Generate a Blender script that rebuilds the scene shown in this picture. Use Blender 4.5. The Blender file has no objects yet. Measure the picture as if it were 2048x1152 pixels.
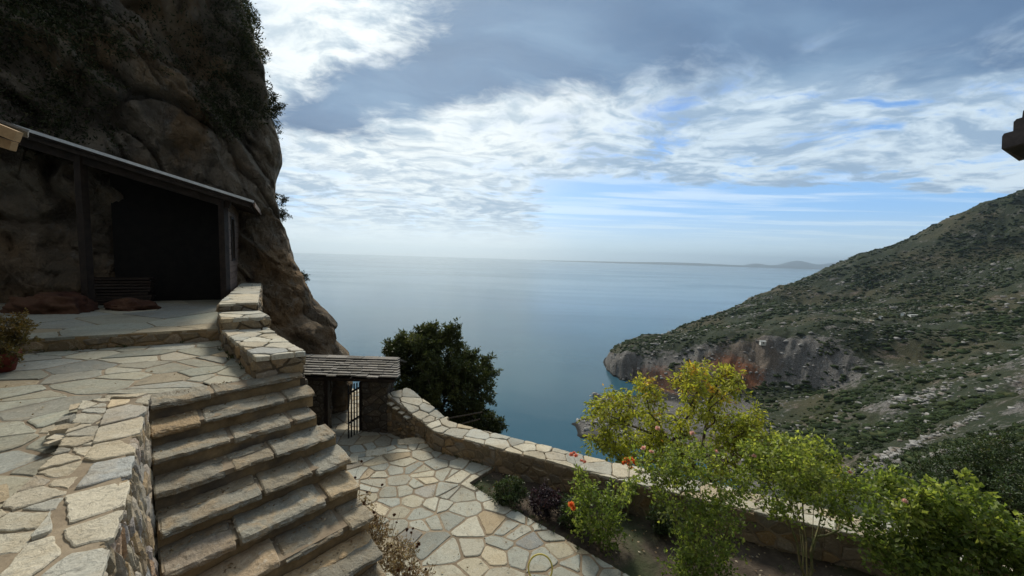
import bpy, math, random
import numpy as np
from mathutils import Vector, Matrix, Quaternion

# ------------------------------------------------------------------ camera, light, exposure
SC = bpy.context.scene
COL = SC.collection
F = 760.0; PITCH = math.radians(4.74); ROLL = math.radians(1.76)
cam = bpy.data.cameras.new("camera")
camo = bpy.data.objects.new("camera", cam); COL.objects.link(camo)
cam.sensor_width = 36.0; cam.lens = 36.0 * F / 2048.0
cam.clip_start = 0.05; cam.clip_end = 120000
MW = Matrix.Rotation(math.radians(90) - PITCH, 4, 'X') @ Matrix.Rotation(ROLL, 4, 'Z')
camo.matrix_world = MW
SC.camera = camo
SC.render.resolution_x = 1024; SC.render.resolution_y = 576
SC.view_settings.view_transform = 'Standard'; SC.view_settings.look = 'None'
SC.view_settings.exposure = 0.60; SC.view_settings.gamma = 1.0
SUN_AZ = math.radians(-15); SUN_EL = math.radians(40)
SUN_DIR = Vector((math.sin(SUN_AZ) * math.cos(SUN_EL), math.cos(SUN_AZ) * math.cos(SUN_EL), math.sin(SUN_EL)))
sl = bpy.data.lights.new("sun", 'SUN'); sl.energy = 2.4; sl.angle = math.radians(12); sl.color = (1.0, 0.92, 0.78)
so = bpy.data.objects.new("sun", sl); COL.objects.link(so)
so.rotation_euler = (-SUN_DIR).to_track_quat('-Z', 'Y').to_euler()
SEA = -100.0

class NT:
    """small node helper"""
    def __init__(s, nt): s.nt = nt
    def n(s, t, **k):
        x = s.nt.nodes.new(t)
        for a, v in k.items(): setattr(x, a, v)
        return x
    def L(s, a, b): s.nt.links.new(a, b)
    def put(s, sock, v):
        if v is None: return
        if isinstance(v, (int, float)): sock.default_value = v
        elif isinstance(v, (tuple, list)):
            v = tuple(v)
            if len(sock.default_value) == 4 and len(v) == 3: v = v + (1,)
            sock.default_value = v
        else: s.L(v, sock)
    def m(s, op, a, b=None, c=None, clamp=False):
        x = s.n('ShaderNodeMath', operation=op); x.use_clamp = clamp
        s.put(x.inputs[0], a); s.put(x.inputs[1], b); s.put(x.inputs[2], c)
        return x.outputs[0]
    def vm(s, op, a, b=None, scale=None):
        x = s.n('ShaderNodeVectorMath', operation=op)
        s.put(x.inputs[0], a); s.put(x.inputs[1], b)
        if scale is not None: s.put(x.inputs['Scale'], scale)
        return x.outputs[0]
    def step(s, v, a, b):
        x = s.n('ShaderNodeMapRange', interpolation_type='SMOOTHSTEP')
        s.put(x.inputs[0], v); s.put(x.inputs[1], a); s.put(x.inputs[2], b); x.inputs[3].default_value = 0; x.inputs[4].default_value = 1
        return x.outputs[0]
    def mix(s, f, a, b, blend='MIX'):
        x = s.n('ShaderNodeMix', data_type='RGBA', blend_type=blend)
        s.put(x.inputs['Factor'], f); s.put(x.inputs[6], a); s.put(x.inputs[7], b)
        return x.outputs[2]
    def noise(s, vec, scale, detail=4, rough=.55, dist=0, out='Fac'):
        x = s.n('ShaderNodeTexNoise')
        s.put(x.inputs['Vector'], vec); s.put(x.inputs['Scale'], scale); x.inputs['Detail'].default_value = detail
        x.inputs['Roughness'].default_value = rough; x.inputs['Distortion'].default_value = dist
        return x.outputs[out]
    def comb(s, x, y, z):
        c = s.n('ShaderNodeCombineXYZ'); s.put(c.inputs[0], x); s.put(c.inputs[1], y); s.put(c.inputs[2], z); return c.outputs[0]
    def sep(s, v):
        c = s.n('ShaderNodeSeparateXYZ'); s.put(c.inputs[0], v); return c.outputs
    def ramp(s, f, stops):
        r = s.n('ShaderNodeValToRGB'); e = r.color_ramp.elements
        while len(e) < len(stops): e.new(0.5)
        for i, (p, c) in enumerate(stops):
            e[i].position = p; e[i].color = tuple(c) + (1,) if len(c) == 3 else c
        s.put(r.inputs[0], f); return r.outputs[0]

# ---- sky: Nishita blue behind procedural cloud layers (laid out by direction on a cloud plane)
W = bpy.data.worlds.new("World"); SC.world = W; W.use_nodes = True
W.node_tree.nodes.clear(); w = NT(W.node_tree)
sky = w.n('ShaderNodeTexSky', sky_type='NISHITA'); sky.sun_disc = False
sky.sun_elevation = SUN_EL; sky.sun_rotation = SUN_AZ; sky.air_density = 1.0; sky.dust_density = 1.0; sky.ozone_density = 2.0
SKS = 0.1
tc = w.n('ShaderNodeTexCoord').outputs['Generated']
dx, dy, dz = w.sep(tc)
zc = w.m('MAXIMUM', dz, 0.012)
qx = w.m('DIVIDE', dx, zc); qy = w.m('DIVIDE', dy, zc)
q = w.comb(qx, qy, 0.0)
hl = w.m('SQRT', w.m('ADD', w.m('MULTIPLY', dx, dx), w.m('MULTIPLY', dy, dy)))
el = w.m('DIVIDE', dz, w.m('MAXIMUM', hl, 0.01))          # tan(elevation)
# warped plane coordinates
wob = w.vm('SUBTRACT', w.noise(q, 0.55, 3, .5, 0, 'Color'), (0.5, 0.5, 0.5))
qw = w.vm('ADD', q, w.vm('SCALE', wob, None, 1.3))
wx, wy, _ = w.sep(qw)
def S(x): return tuple(v / SKS for v in x)
zs = w.m('ADD', w.m('MAXIMUM', dz, 0.0), 0.12)
qs = w.comb(w.m('DIVIDE', dx, zs), w.m('DIVIDE', dy, zs), w.m('MULTIPLY', dz, 1.5))
wob2 = w.vm('SUBTRACT', w.noise(qs, 1.1, 4, .5, 0, 'Color'), (0.5, 0.5, 0.5))
qt = w.vm('ADD', qs, w.vm('SCALE', wob2, None, .7))
nA = w.noise(w.vm('MULTIPLY', qt, (.85, 1.1, 1)), 2.3, 9, .60, .15)
nB = w.noise(w.vm('MULTIPLY', qt, (.9, 1.25, 1)), 5.5, 8, .60, .15)
nC = w.noise(q, 0.42, 3, .5)
nS = w.noise(w.vm('MULTIPLY', q, (0.22, 0.9, 1)), 1.1, 7, .58, .6)     # streaky high layer
# broken altocumulus cover
cov = w.m('ADD', w.m('MULTIPLY', nA, .62), w.m('MULTIPLY', nB, .38))
far = w.step(qy, 4.2, 6.0)
gapx = w.step(w.m('DIVIDE', qx, w.m('MAXIMUM', qy, .1)), -.02, .22)
gap = w.m('MULTIPLY', far, gapx)
patch = w.step(w.noise(w.vm('ADD', q, (3.1, 7.7, 0)), .62, 2, .5), .60, .70)
thr = w.m('ADD', w.m('ADD', 0.365, w.m('MULTIPLY', gap, .33)), w.m('MULTIPLY', patch, .12))
blue = w.mix(w.step(el, .40, .08), S((.09, .22, .50)), S((.16, .36, .66)))
alto = w.step(cov, thr, w.m('ADD', thr, .13))
shade = w.step(w.m('ADD', w.m('MULTIPLY', nB, .6), w.m('MULTIPLY', w.noise(w.vm('ADD', qt, (0.06, -.10, 0)), 2.6, 7, .56, .15), .55)), .47, .68)
c_alto = w.mix(shade, S((.46, .55, .62)), S((.22, .31, .42)))
sb = w.m('POWER', w.m('MAXIMUM', w.m('SUBTRACT', 1.0, w.m('MULTIPLY', w.m('ABSOLUTE', w.m('ADD', w.m('DIVIDE', qx, w.m('MAXIMUM', qy, .1)), .42)), .8)), 0.0), 2.0)
c_alto = w.mix(w.m('MULTIPLY', sb, .55, None, True), c_alto, w.mix(shade, S((.60, .64, .65)), S((.27, .355, .45))))
# streaks near the horizon
st = w.step(nS, .45, .62)
col = w.mix(w.m('MULTIPLY', w.step(el, .26, .19), w.m('MULTIPLY', st, .55)), w.mix(.75, sky.outputs[0], blue), S((.56, .65, .72)))
col = w.mix(alto, col, c_alto)
# bright glowing cloud round the veiled sun
sd = w.n('ShaderNodeVectorMath', operation='DOT_PRODUCT'); w.L(tc, sd.inputs[0]); sd.inputs[1].default_value = SUN_DIR
glow = w.step(sd.outputs['Value'], .80, 1.0)
gcol = w.mix(w.step(nB, .40, .66), S((.64, .67, .66)), S((.36, .43, .49)))
col = w.mix(w.m('MULTIPLY', w.step(sd.outputs['Value'], .78, .93), .85), col, gcol)
# the big dark stratus deck: edge is a straight front across the cloud plane
e1 = w.m('SUBTRACT', w.m('SUBTRACT', 2.80, w.m('MULTIPLY', wx, .40)), wy)
e1 = w.m('ADD', e1, w.m('MULTIPLY', w.m('SUBTRACT', nA, .5), 2.6))
e2 = w.m('ADD', w.m('ADD', qx, .46), w.m('MULTIPLY', w.m('SUBTRACT', wy, 1.55), 1.1))
e2 = w.m('ADD', e2, w.m('MULTIPLY', w.m('SUBTRACT', nB, .5), .7))
deck = w.m('MULTIPLY', w.step(e1, -.15, .55), w.step(e2, -.12, .30))
dsh = w.m('ADD', w.m('MULTIPLY', w.noise(w.vm('MULTIPLY', qt, (.7, 1.3, 1)), 1.5, 7, .52, .2), .75), w.m('MULTIPLY', nC, .3))
c_deck = w.ramp(dsh, [(.38, S((.070, .122, .215))), (.53, S((.100, .168, .275))), (.66, S((.155, .245, .36))), (.80, S((.27, .37, .48)))])
col = w.mix(w.m('MULTIPLY', deck, .97), col, c_deck)
# pale haze low over the sea
col = w.mix(w.m('MULTIPLY', w.step(el, .125, .012), .93), col, w.mix(gapx, S((.56, .63, .66)), S((.42, .54, .61))))
col = w.mix(w.step(el, .0, -.04), col, S((.30, .38, .44)))
# behind and above the viewer: unseen cloud, added and dimmed to darken camera-facing surfaces
bk = w.step(dy, .15, -.25)
col = w.mix(bk, col, S((.20, .21, .22)))
bg = w.n('ShaderNodeBackground'); w.L(col, bg.inputs[0]); bg.inputs[1].default_value = SKS
wo = w.n('ShaderNodeOutputWorld'); w.L(bg.outputs[0], wo.inputs[0])

# ------------------------------------------------------------------ helpers
def ray(px, py):
    return (MW.to_3x3() @ Vector(((px - 1024) / F, -(py - 576) / F, -1.0)))
def U(px, py, Y):                       # point at distance Y in front
    d = ray(px, py); return d * (Y / d.y)
def G(px, py, z):                       # point on the level z
    d = ray(px, py); return d * (z / d.z)

def _h(ix, iy, iz, seed):
    n = (ix * 374761393 + iy * 668265263 + iz * 2147483647 + seed * 1274126177) & 0xFFFFFFFF
    n = ((n ^ (n >> 13)) * 1274126177) & 0xFFFFFFFF
    n = ((n ^ (n >> 16)) * 2246822519) & 0xFFFFFFFF
    return ((n ^ (n >> 15)) & 0xFFFFFF) / float(0xFFFFFF)
def vn(p, seed=0):
    p = np.asarray(p, float); i = np.floor(p).astype(np.int64); f = p - i; f = f * f * (3 - 2 * f)
    r = 0
    for a in (0, 1):
        for b in (0, 1):
            for c in (0, 1):
                wgt = (f[..., 0] if a else 1 - f[..., 0]) * (f[..., 1] if b else 1 - f[..., 1]) * (f[..., 2] if c else 1 - f[..., 2])
                r = r + wgt * _h(i[..., 0] + a, i[..., 1] + b, i[..., 2] + c, seed)
    return r * 2 - 1
def fbm(p, oct=4, seed=0, gain=.5, lac=2.03):
    a = 1; t = 0; s = 0; p = np.asarray(p, float)
    for k in range(oct):
        t = t + a * vn(p, seed + k * 17); s += a; a *= gain; p = p * lac + 3.7
    return t / s
def ridged(p, oct=4, seed=0):
    a = 1; t = 0; s = 0; p = np.asarray(p, float)
    for k in range(oct):
        t = t + a * (1 - np.abs(vn(p, seed + k * 13)) * 2); s += a; a *= .5; p = p * 2.1 + 1.3
    return t / s

def tag(o, label=None, cat=None, group=None, kind=None):
    if label: o['label'] = label
    if cat: o['category'] = cat
    if group: o['group'] = group
    if kind: o['kind'] = kind
    return o
def empty(name, loc=(0, 0, 0), rz=0):
    o = bpy.data.objects.new(name, None); COL.objects.link(o); o.location = loc; o.rotation_euler = (0, 0, rz)
    o.empty_display_size = .2
    return o
def linkmesh(name, me, mats, parent=None):
    for m_ in (mats if isinstance(mats, (list, tuple)) else [mats]): me.materials.append(m_)
    o = bpy.data.objects.new(name, me); COL.objects.link(o)
    if parent is not None:
        o.parent = parent
        ws = Matrix.Translation(parent.location) @ parent.rotation_euler.to_matrix().to_4x4()
        pp = parent.parent
        while pp is not None:
            ws = Matrix.Translation(pp.location) @ pp.rotation_euler.to_matrix().to_4x4() @ ws; pp = pp.parent
        me.transform(ws.inverted())       # meshes are authored in world coordinates
    return o
class MB:
    def __init__(s): s.v = []; s.f = []; s.mi = []; s.t = []
    def add(s, vs, fs, mi=0, tone=(0.5, 0.5, 0.5, 1)):
        b = len(s.v); s.v += [tuple(v) for v in vs]
        for f in fs:
            s.f.append([b + i for i in f]); s.mi.append(mi); s.t.append(tone)
    def build(s, name, mats, parent=None, smooth=False):
        me = bpy.data.meshes.new(name); me.from_pydata(s.v, [], s.f)
        me.polygons.foreach_set('material_index', s.mi)
        a = me.attributes.new('tone', 'FLOAT_COLOR', 'FACE'); a.data.foreach_set('color', np.array(s.t, dtype=np.float32).ravel())
        if smooth: me.polygons.foreach_set('use_smooth', [True] * len(s.f))
        me.update()
        return linkmesh(name, me, mats, parent)
    def box(s, c, ex, ey, ez, hx, hy, hz, mi=0, tone=(.5, .5, .5, 1), jit=0, rng=None):
        c = Vector(c); ex, ey, ez = Vector(ex).normalized(), Vector(ey).normalized(), Vector(ez).normalized(); vs = []
        for k in (-1, 1):
            for j in (-1, 1):
                for i in (-1, 1):
                    p = c + ex * hx * i + ey * hy * j + ez * hz * k
                    if jit: p += Vector((rng.uniform(-jit, jit), rng.uniform(-jit, jit), rng.uniform(-jit, jit)))
                    vs.append(p)
        s.add(vs, [(0, 2, 3, 1), (4, 5, 7, 6), (0, 1, 5, 4), (2, 6, 7, 3), (0, 4, 6, 2), (1, 3, 7, 5)], mi, tone)
    def beam(s, a, b, w_, h_, up=(0, 0, 1), mi=0, tone=(.5, .5, .5, 1)):
        a, b = Vector(a), Vector(b); d = (b - a); n = d.normalized(); sd = n.cross(Vector(up)).normalized(); u2 = sd.cross(n)
        s.box((a + b) / 2, n, sd, u2, d.length / 2, w_ / 2, h_ / 2, mi, tone)
    def tube(s, pts, rs, k=6, mi=0, tone=(.5, .5, .5, 1), cap=True):
        pts = [Vector(p) for p in pts]
        if isinstance(rs, (int, float)): rs = [rs] * len(pts)
        ref = Vector((.3, .2, 1)).normalized(); vs = []; fs = []
        for i, p in enumerate(pts):
            d = (pts[min(i + 1, len(pts) - 1)] - pts[max(i - 1, 0)])
            d = d.normalized() if d.length > 1e-9 else Vector((0, 0, 1))
            a = d.cross(ref)
            if a.length < .05: a = d.cross(Vector((1, 0, 0)))
            a.normalize(); b = d.cross(a)
            for j in range(k):
                t = 2 * math.pi * j / k; vs.append(p + (a * math.cos(t) + b * math.sin(t)) * rs[i])
        for i in range(len(pts) - 1):
            for j in range(k):
                j2 = (j + 1) % k; fs.append((i * k + j, i * k + j2, (i + 1) * k + j2, (i + 1) * k + j))
        if cap:
            fs.append(tuple(range(k))[::-1]); fs.append(tuple((len(pts) - 1) * k + j for j in range(k)))
        s.add(vs, fs, mi, tone)

# ------------------------------------------------------------------ materials
def mat(name, rough=.85, spec=.25):
    m_ = bpy.data.materials.new(name); m_.use_nodes = True; nt = m_.node_tree; t = NT(nt)
    b = nt.nodes['Principled BSDF']; b.inputs['Roughness'].default_value = rough
    b.inputs['Specular IOR Level'].default_value = spec
    return m_, t, b
def bump(t, b, h, strength=.5, dist=.02):
    x = t.n('ShaderNodeBump'); t.L(h, x.inputs['Height']); x.inputs['Strength'].default_value = strength
    x.inputs['Distance'].default_value = dist; t.L(x.outputs[0], b.inputs['Normal'])
def pos(t): return t.n('ShaderNodeNewGeometry').outputs['Position']
def attr(t, name='tone'):
    a = t.n('ShaderNodeAttribute', attribute_name=name); return t.sep(a.outputs['Color'])

def stone_mat(name, stops, mott=.35, rough=.85, bs=.5, warm=(.33, .24, .13), grain=1.0, foliate=0.0):
    m_, t, b = mat(name, rough); p = pos(t); r, g, bl = attr(t)
    c = t.ramp(r, stops)
    p2 = t.vm('ADD', p, t.vm('SCALE', t.comb(r, g, bl), None, 7.0))      # every stone gets its own patch of texture
    n1 = t.noise(p2, 4.5 * grain, 6, .62, .6); n2 = t.noise(p2, 42 * grain, 5, .7); n3 = t.noise(p, 1.3, 4, .55); n4 = t.noise(p2, 15 * grain, 5, .68, 1.2)
    c = t.mix(t.m('MULTIPLY', t.step(n1, .45, .68), mott), c, warm)
    c = t.mix(t.m('MULTIPLY', t.step(n4, .54, .70), .40), c, (.52, .49, .41))
    c = t.mix(t.m('MULTIPLY', t.step(n4, .46, .34), .45), c, (.13, .12, .10))
    c = t.mix(t.m('MULTIPLY', t.step(n3, .50, .70), .35), c, (.17, .155, .125))
    v = t.m('ADD', .62, t.m('MULTIPLY', n2, .76)); v = t.m('MULTIPLY', v, t.m('ADD', .78, t.m('MULTIPLY', g, .44)))
    c = t.mix(1.0, c, t.comb(v, v, v), 'MULTIPLY')
    t.L(c, b.inputs['Base Color'])
    h = t.m('ADD', t.m('ADD', t.m('MULTIPLY', n1, .5), t.m('MULTIPLY', n4, .5)), t.m('MULTIPLY', n2, .3))
    bump(t, b, h, bs, .035)
    return m_
PAVE = [(0, (.31, .30, .235)), (.22, (.27, .28, .23)), (.40, (.35, .33, .25)), (.55, (.285, .285, .245)), (.72, (.36, .335, .25)), (.86, (.25, .26, .235)), (.95, (.38, .31, .20)), (1, (.38, .30, .19))]
M_pave = stone_mat('paving_stone', PAVE, .22)
M_pave_low = stone_mat('light_paving_stone', [(0, (.37, .36, .29)), (.25, (.31, .33, .295)), (.45, (.44, .41, .32)), (.62, (.34, .355, .31)), (.82, (.46, .42, .31)), (.94, (.44, .34, .21)), (1, (.27, .29, .285))], .25)
M_walltop = stone_mat('wall_top_slab', [(0, (.50, .455, .345)), (.3, (.42, .41, .35)), (.5, (.56, .48, .34)), (.7, (.47, .44, .35)), (.9, (.52, .41, .26)), (1, (.36, .37, .35))], .35, bs=.8)
M_cope = stone_mat('coping_stone', [(0, (.48, .45, .36)), (.3, (.38, .38, .33)), (.5, (.52, .46, .34)), (.7, (.45, .43, .35)), (.88, (.50, .41, .27)), (1, (.34, .35, .33))], .30, bs=.7)
M_rubble = stone_mat('rubble_stone', [(0, (.17, .14, .095)), (.25, (.25, .185, .105)), (.5, (.15, .14, .12)), (.75, (.29, .19, .09)), (1, (.23, .21, .175))], .5, bs=1.0)
M_rubble_dark = stone_mat('dark_rubble', [(0, (.060, .052, .042)), (.4, (.095, .075, .05)), (.7, (.055, .052, .048)), (1, (.11, .085, .06))], .3, bs=1.0, warm=(.08, .06, .04))  # darker stone for the gate piers and retaining wall
M_rubble_light = stone_mat('weathered_rubble', [(0, (.34, .30, .22)), (.3, (.40, .28, .15)), (.5, (.30, .30, .29)), (.7, (.42, .34, .22)), (.9, (.46, .44, .42)), (1, (.34, .20, .10))], .55, bs=1.0)
M_slab = stone_mat('step_slab_stone', [(0, (.29, .25, .18)), (.25, (.225, .215, .175)), (.5, (.33, .27, .18)), (.72, (.25, .23, .18)), (.85, (.33, .255, .155)), (.93, (.42, .30, .17)), (.97, (.22, .22, .21)), (1, (.10, .10, .10))], .62, bs=1.0, warm=(.33, .235, .13))
M_slate = stone_mat('slate_roof_slab', [(0, (.14, .135, .12)), (.4, (.18, .17, .155)), (.7, (.235, .22, .20)), (1, (.16, .155, .145))], .15, bs=.6)
def plain(name, c1, c2, sc=8, rough=.9, bs=.4, c3=None, bd=.02):
    m_, t, b = mat(name, rough); p = pos(t)
    n1 = t.noise(p, sc, 6, .6, .3); n2 = t.noise(p, sc * 7, 4, .65)
    c = t.mix(t.step(n1, .36, .66), c1, c2)
    if c3: c = t.mix(t.step(t.noise(p, sc * .3, 4, .6), .5, .68), c, c3)
    v = t.m('ADD', .65, t.m('MULTIPLY', n2, .7)); c = t.mix(1.0, c, t.comb(v, v, v), 'MULTIPLY')
    t.L(c, b.inputs['Base Color']); bump(t, b, t.m('ADD', t.m('MULTIPLY', n1, .5), t.m('MULTIPLY', n2, .5)), bs, bd)
    return m_
M_mortar = plain('mortar', (.20, .155, .105), (.30, .24, .165), 2.2, bs=.9, c3=(.16, .135, .10))
M_mortar_dark = plain('riser_mortar', (.20, .145, .078), (.30, .215, .115), 4, c3=(.10, .085, .065))
M_wallmortar = plain('wall_mortar', (.12, .093, .06), (.18, .14, .09), 4, c3=(.08, .065, .05))
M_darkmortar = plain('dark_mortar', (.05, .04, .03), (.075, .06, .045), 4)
M_soil = plain('soil', (.055, .042, .032), (.10, .078, .058), 2.2, bs=.9, c3=(.045, .055, .025), bd=.05)
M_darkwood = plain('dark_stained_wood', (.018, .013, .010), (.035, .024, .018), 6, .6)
M_black = plain('interior_shade_black', (.004, .004, .004), (.009, .008, .007), 6, .8)  # near-black colour stands in for the shade inside the shelter
M_plank = plain('weathered_plank', (.13, .088, .068), (.22, .155, .12), 9, .7)
M_tanwood = plain('fresh_pine_board', (.42, .27, .14), (.50, .33, .18), 4, .6, .1)
M_metal = plain('pale_metal_flashing', (.55, .58, .60), (.66, .69, .70), 2, .35, .05)
M_blackmetal = plain('black_painted_iron', (.012, .012, .013), (.022, .022, .022), 12, .5, .1)
M_tile = plain('dark_clay_tile', (.075, .065, .065), (.12, .10, .095), 10, .7)
M_white = plain('whitewash', (.62, .62, .58), (.74, .74, .70), 2, .8, .1)
M_pot = plain('red_clay_pot', (.15, .03, .022), (.20, .045, .03), 6, .7, .1)
M_hose = plain('yellow_rubber', (.50, .42, .10), (.60, .50, .14), 5, .45, .05)
M_bark = plain('grey_bark', (.07, .058, .045), (.12, .10, .08), 14, .9, .8)
M_bark_pale = plain('pale_branch', (.13, .12, .10), (.20, .18, .15), 14, .9, .5)
M_cane = plain('green_cane', (.10, .12, .045), (.17, .14, .07), 10, .7, .2)
M_dry = plain('dry_stem', (.20, .14, .085), (.30, .22, .14), 10, .9, .2)

def leaf_mat(name, stops, trans=.35, rough=.5, spec=.4, tint=(1.25, 1.25, .75)):
    m_ = bpy.data.materials.new(name); m_.use_nodes = True; nt = m_.node_tree; t = NT(nt)
    b = nt.nodes['Principled BSDF']; b.inputs['Roughness'].default_value = rough; b.inputs['Specular IOR Level'].default_value = spec
    r, g, bl = attr(t); c = t.ramp(r, stops)
    v = t.m('ADD', .65, t.m('MULTIPLY', g, .7)); c = t.mix(1.0, c, t.comb(v, v, v), 'MULTIPLY')
    t.L(c, b.inputs['Base Color'])
    tr = t.n('ShaderNodeBsdfTranslucent'); t.L(t.mix(1.0, c, tint, 'MULTIPLY'), tr.inputs[0])
    mx = t.n('ShaderNodeMixShader'); mx.inputs[0].default_value = trans
    t.L(b.outputs[0], mx.inputs[1]); t.L(tr.outputs[0], mx.inputs[2])
    t.L(mx.outputs[0], nt.nodes['Material Output'].inputs[0]); return m_
L_dark = leaf_mat('evergreen_leaf', [(0, (.034, .046, .018)), (.6, (.065, .085, .030)), (1, (.15, .17, .055))], .26, .5, .25)
L_yel = leaf_mat('yellowing_leaf', [(0, (.16, .20, .035)), (.45, (.30, .33, .055)), (.78, (.42, .42, .08)), (.95, (.48, .38, .07)), (1, (.42, .24, .06))], .5, tint=(1.6, 1.55, .8))
L_rose = leaf_mat('rose_leaf', [(0, (.09, .145, .032)), (.6, (.165, .22, .05)), (1, (.34, .385, .10))], .5, .45, tint=(1.6, 1.55, .8))
L_lime = leaf_mat('bright_leaf', [(0, (.095, .155, .033)), (.6, (.165, .225, .055)), (1, (.34, .385, .11))], .5, .45, tint=(1.6, 1.55, .8))
L_box = leaf_mat('small_shrub_leaf', [(0, (.030, .055, .018)), (.7, (.06, .09, .030)), (1, (.13, .13, .045))], .25)
L_purple = leaf_mat('purple_leaf', [(0, (.020, .016, .022)), (.7, (.045, .028, .038)), (1, (.10, .035, .045))], .2)
L_scrub = leaf_mat('scrub_leaf', [(0, (.020, .032, .015)), (.6, (.036, .052, .022)), (1, (.070, .076, .034))], .15, .9, .05)
L_cliff = leaf_mat('cliff_scrub_leaf', [(0, (.025, .034, .016)), (.7, (.045, .052, .024)), (1, (.085, .08, .038))], .15, .8, .1)
L_pot = leaf_mat('olive_brown_leaf', [(0, (.09, .085, .02)), (.6, (.15, .11, .03)), (1, (.22, .13, .035))], .3)
L_dry = leaf_mat('dried_leaf', [(0, (.13, .085, .05)), (.5, (.26, .19, .12)), (.85, (.40, .33, .24)), (1, (.55, .50, .40))], .3, .8, .1)
L_head = leaf_mat('dried_flower_head', [(0, (.08, .04, .025)), (1, (.20, .09, .05))], .1, .9, .1)
L_orange = leaf_mat('orange_petal', [(0, (.85, .25, .06)), (1, (.92, .40, .14))], .25, .7, .1, (1.2, 1.1, 1.1))
L_pink = leaf_mat('pale_pink_petal', [(0, (.80, .50, .42)), (1, (.88, .66, .56))], .25, .7, .1, (1.2, 1.1, 1.1))
L_coral = leaf_mat('coral_petal', [(0, (.80, .32, .22)), (1, (.88, .48, .34))], .25, .7, .1, (1.2, 1.1, 1.1))

# ------------------------------------------------------------------ stones from 2-D cells
def clip(poly, n, d):                  # keep n.p <= d
    out = []
    for i in range(len(poly)):
        a, b = poly[i], poly[(i + 1) % len(poly)]
        da = n[0] * a[0] + n[1] * a[1] - d; db = n[0] * b[0] + n[1] * b[1] - d
        if da <= 0: out.append(a)
        if (da < 0) != (db < 0) and abs(da - db) > 1e-12:
            t = da / (da - db); out.append((a[0] + (b[0] - a[0]) * t, a[1] + (b[1] - a[1]) * t))
    return out
def area(p):
    return .5 * sum(p[i][0] * p[(i + 1) % len(p)][1] - p[(i + 1) % len(p)][0] * p[i][1] for i in range(len(p)))
def inpoly(p, poly):
    c = False; n = len(poly)
    for i in range(n):
        a, b = poly[i], poly[i - 1]
        if (a[1] > p[1]) != (b[1] > p[1]) and p[0] < (b[0] - a[0]) * (p[1] - a[1]) / (b[1] - a[1]) + a[0]: c = not c
    return c
def cells(domain, size, rng, gap=.02, asp=1.0, jit=.42, skew=.0, merge=.18, big=None):
    """irregular polygons filling the domain; asp stretches them along u"""
    xs = [p[0] for p in domain]; ys = [p[1] for p in domain]
    sx, sy = size * math.sqrt(asp), size / math.sqrt(asp)
    pts = []; j = 0; y = min(ys) - sy
    while y < max(ys) + sy:
        x = min(xs) - sx * (1.5 if j % 2 else 1.0)
        while x < max(xs) + sx:
            if rng.random() > merge:
                pts.append((x + rng.uniform(-jit, jit) * sx, y + rng.uniform(-jit, jit) * sy))
            x += sx
        y += sy; j += 1
    if big:
        for (bx, by, br) in big:
            pts = [p for p in pts if (p[0] - bx) ** 2 + (p[1] - by) ** 2 > (br * 1.45) ** 2] + [(bx, by)]
    P = np.array(pts); out = []
    for i, p in enumerate(pts):
        d = (P - P[i]); dd = (d[:, 0] / sx) ** 2 + (d[:, 1] / sy) ** 2
        nb = np.argsort(dd)[1:22]
        poly = list(domain)
        if dd.min() > 99: continue
        for k in nb:
            # anisotropic bisector
            qx_, qy_ = P[k]; nx, ny = (qx_ - p[0]) / sx ** 2, (qy_ - p[1]) / sy ** 2
            ln = math.hypot(nx, ny)
            if ln < 1e-9: continue
            mx, my = (qx_ + p[0]) / 2, (qy_ + p[1]) / 2
            poly = clip(poly, (nx / ln, ny / ln), (nx * mx + ny * my) / ln - gap * .5 * rng.uniform(.7, 1.4))
            if len(poly) < 3: break
        if len(poly) >= 3 and abs(area(poly)) > size * size * .03: out.append(poly)
    return out
def rough_ring(poly, rng, seg, amp, rnd=.13):
    # chaikin-cut corners, resample, jitter
    c = []
    n = len(poly)
    for i in range(n):
        a, b = poly[i], poly[(i + 1) % n]; L_ = math.hypot(b[0] - a[0], b[1] - a[1])
        r = min(rnd, seg * .35 / max(L_, 1e-6)) if L_ > 0 else .25
        c.append((a[0] + (b[0] - a[0]) * r, a[1] + (b[1] - a[1]) * r)); c.append((b[0] + (a[0] - b[0]) * r, b[1] + (a[1] - b[1]) * r))
    out = []
    for i in range(len(c)):
        a, b = c[i], c[(i + 1) % len(c)]; L_ = math.hypot(b[0] - a[0], b[1] - a[1]); k = max(1, int(L_ / seg))
        for j in range(k):
            t = j / k; out.append((a[0] + (b[0] - a[0]) * t + rng.uniform(-amp, amp), a[1] + (b[1] - a[1]) * t + rng.uniform(-amp, amp)))
    return out
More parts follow.
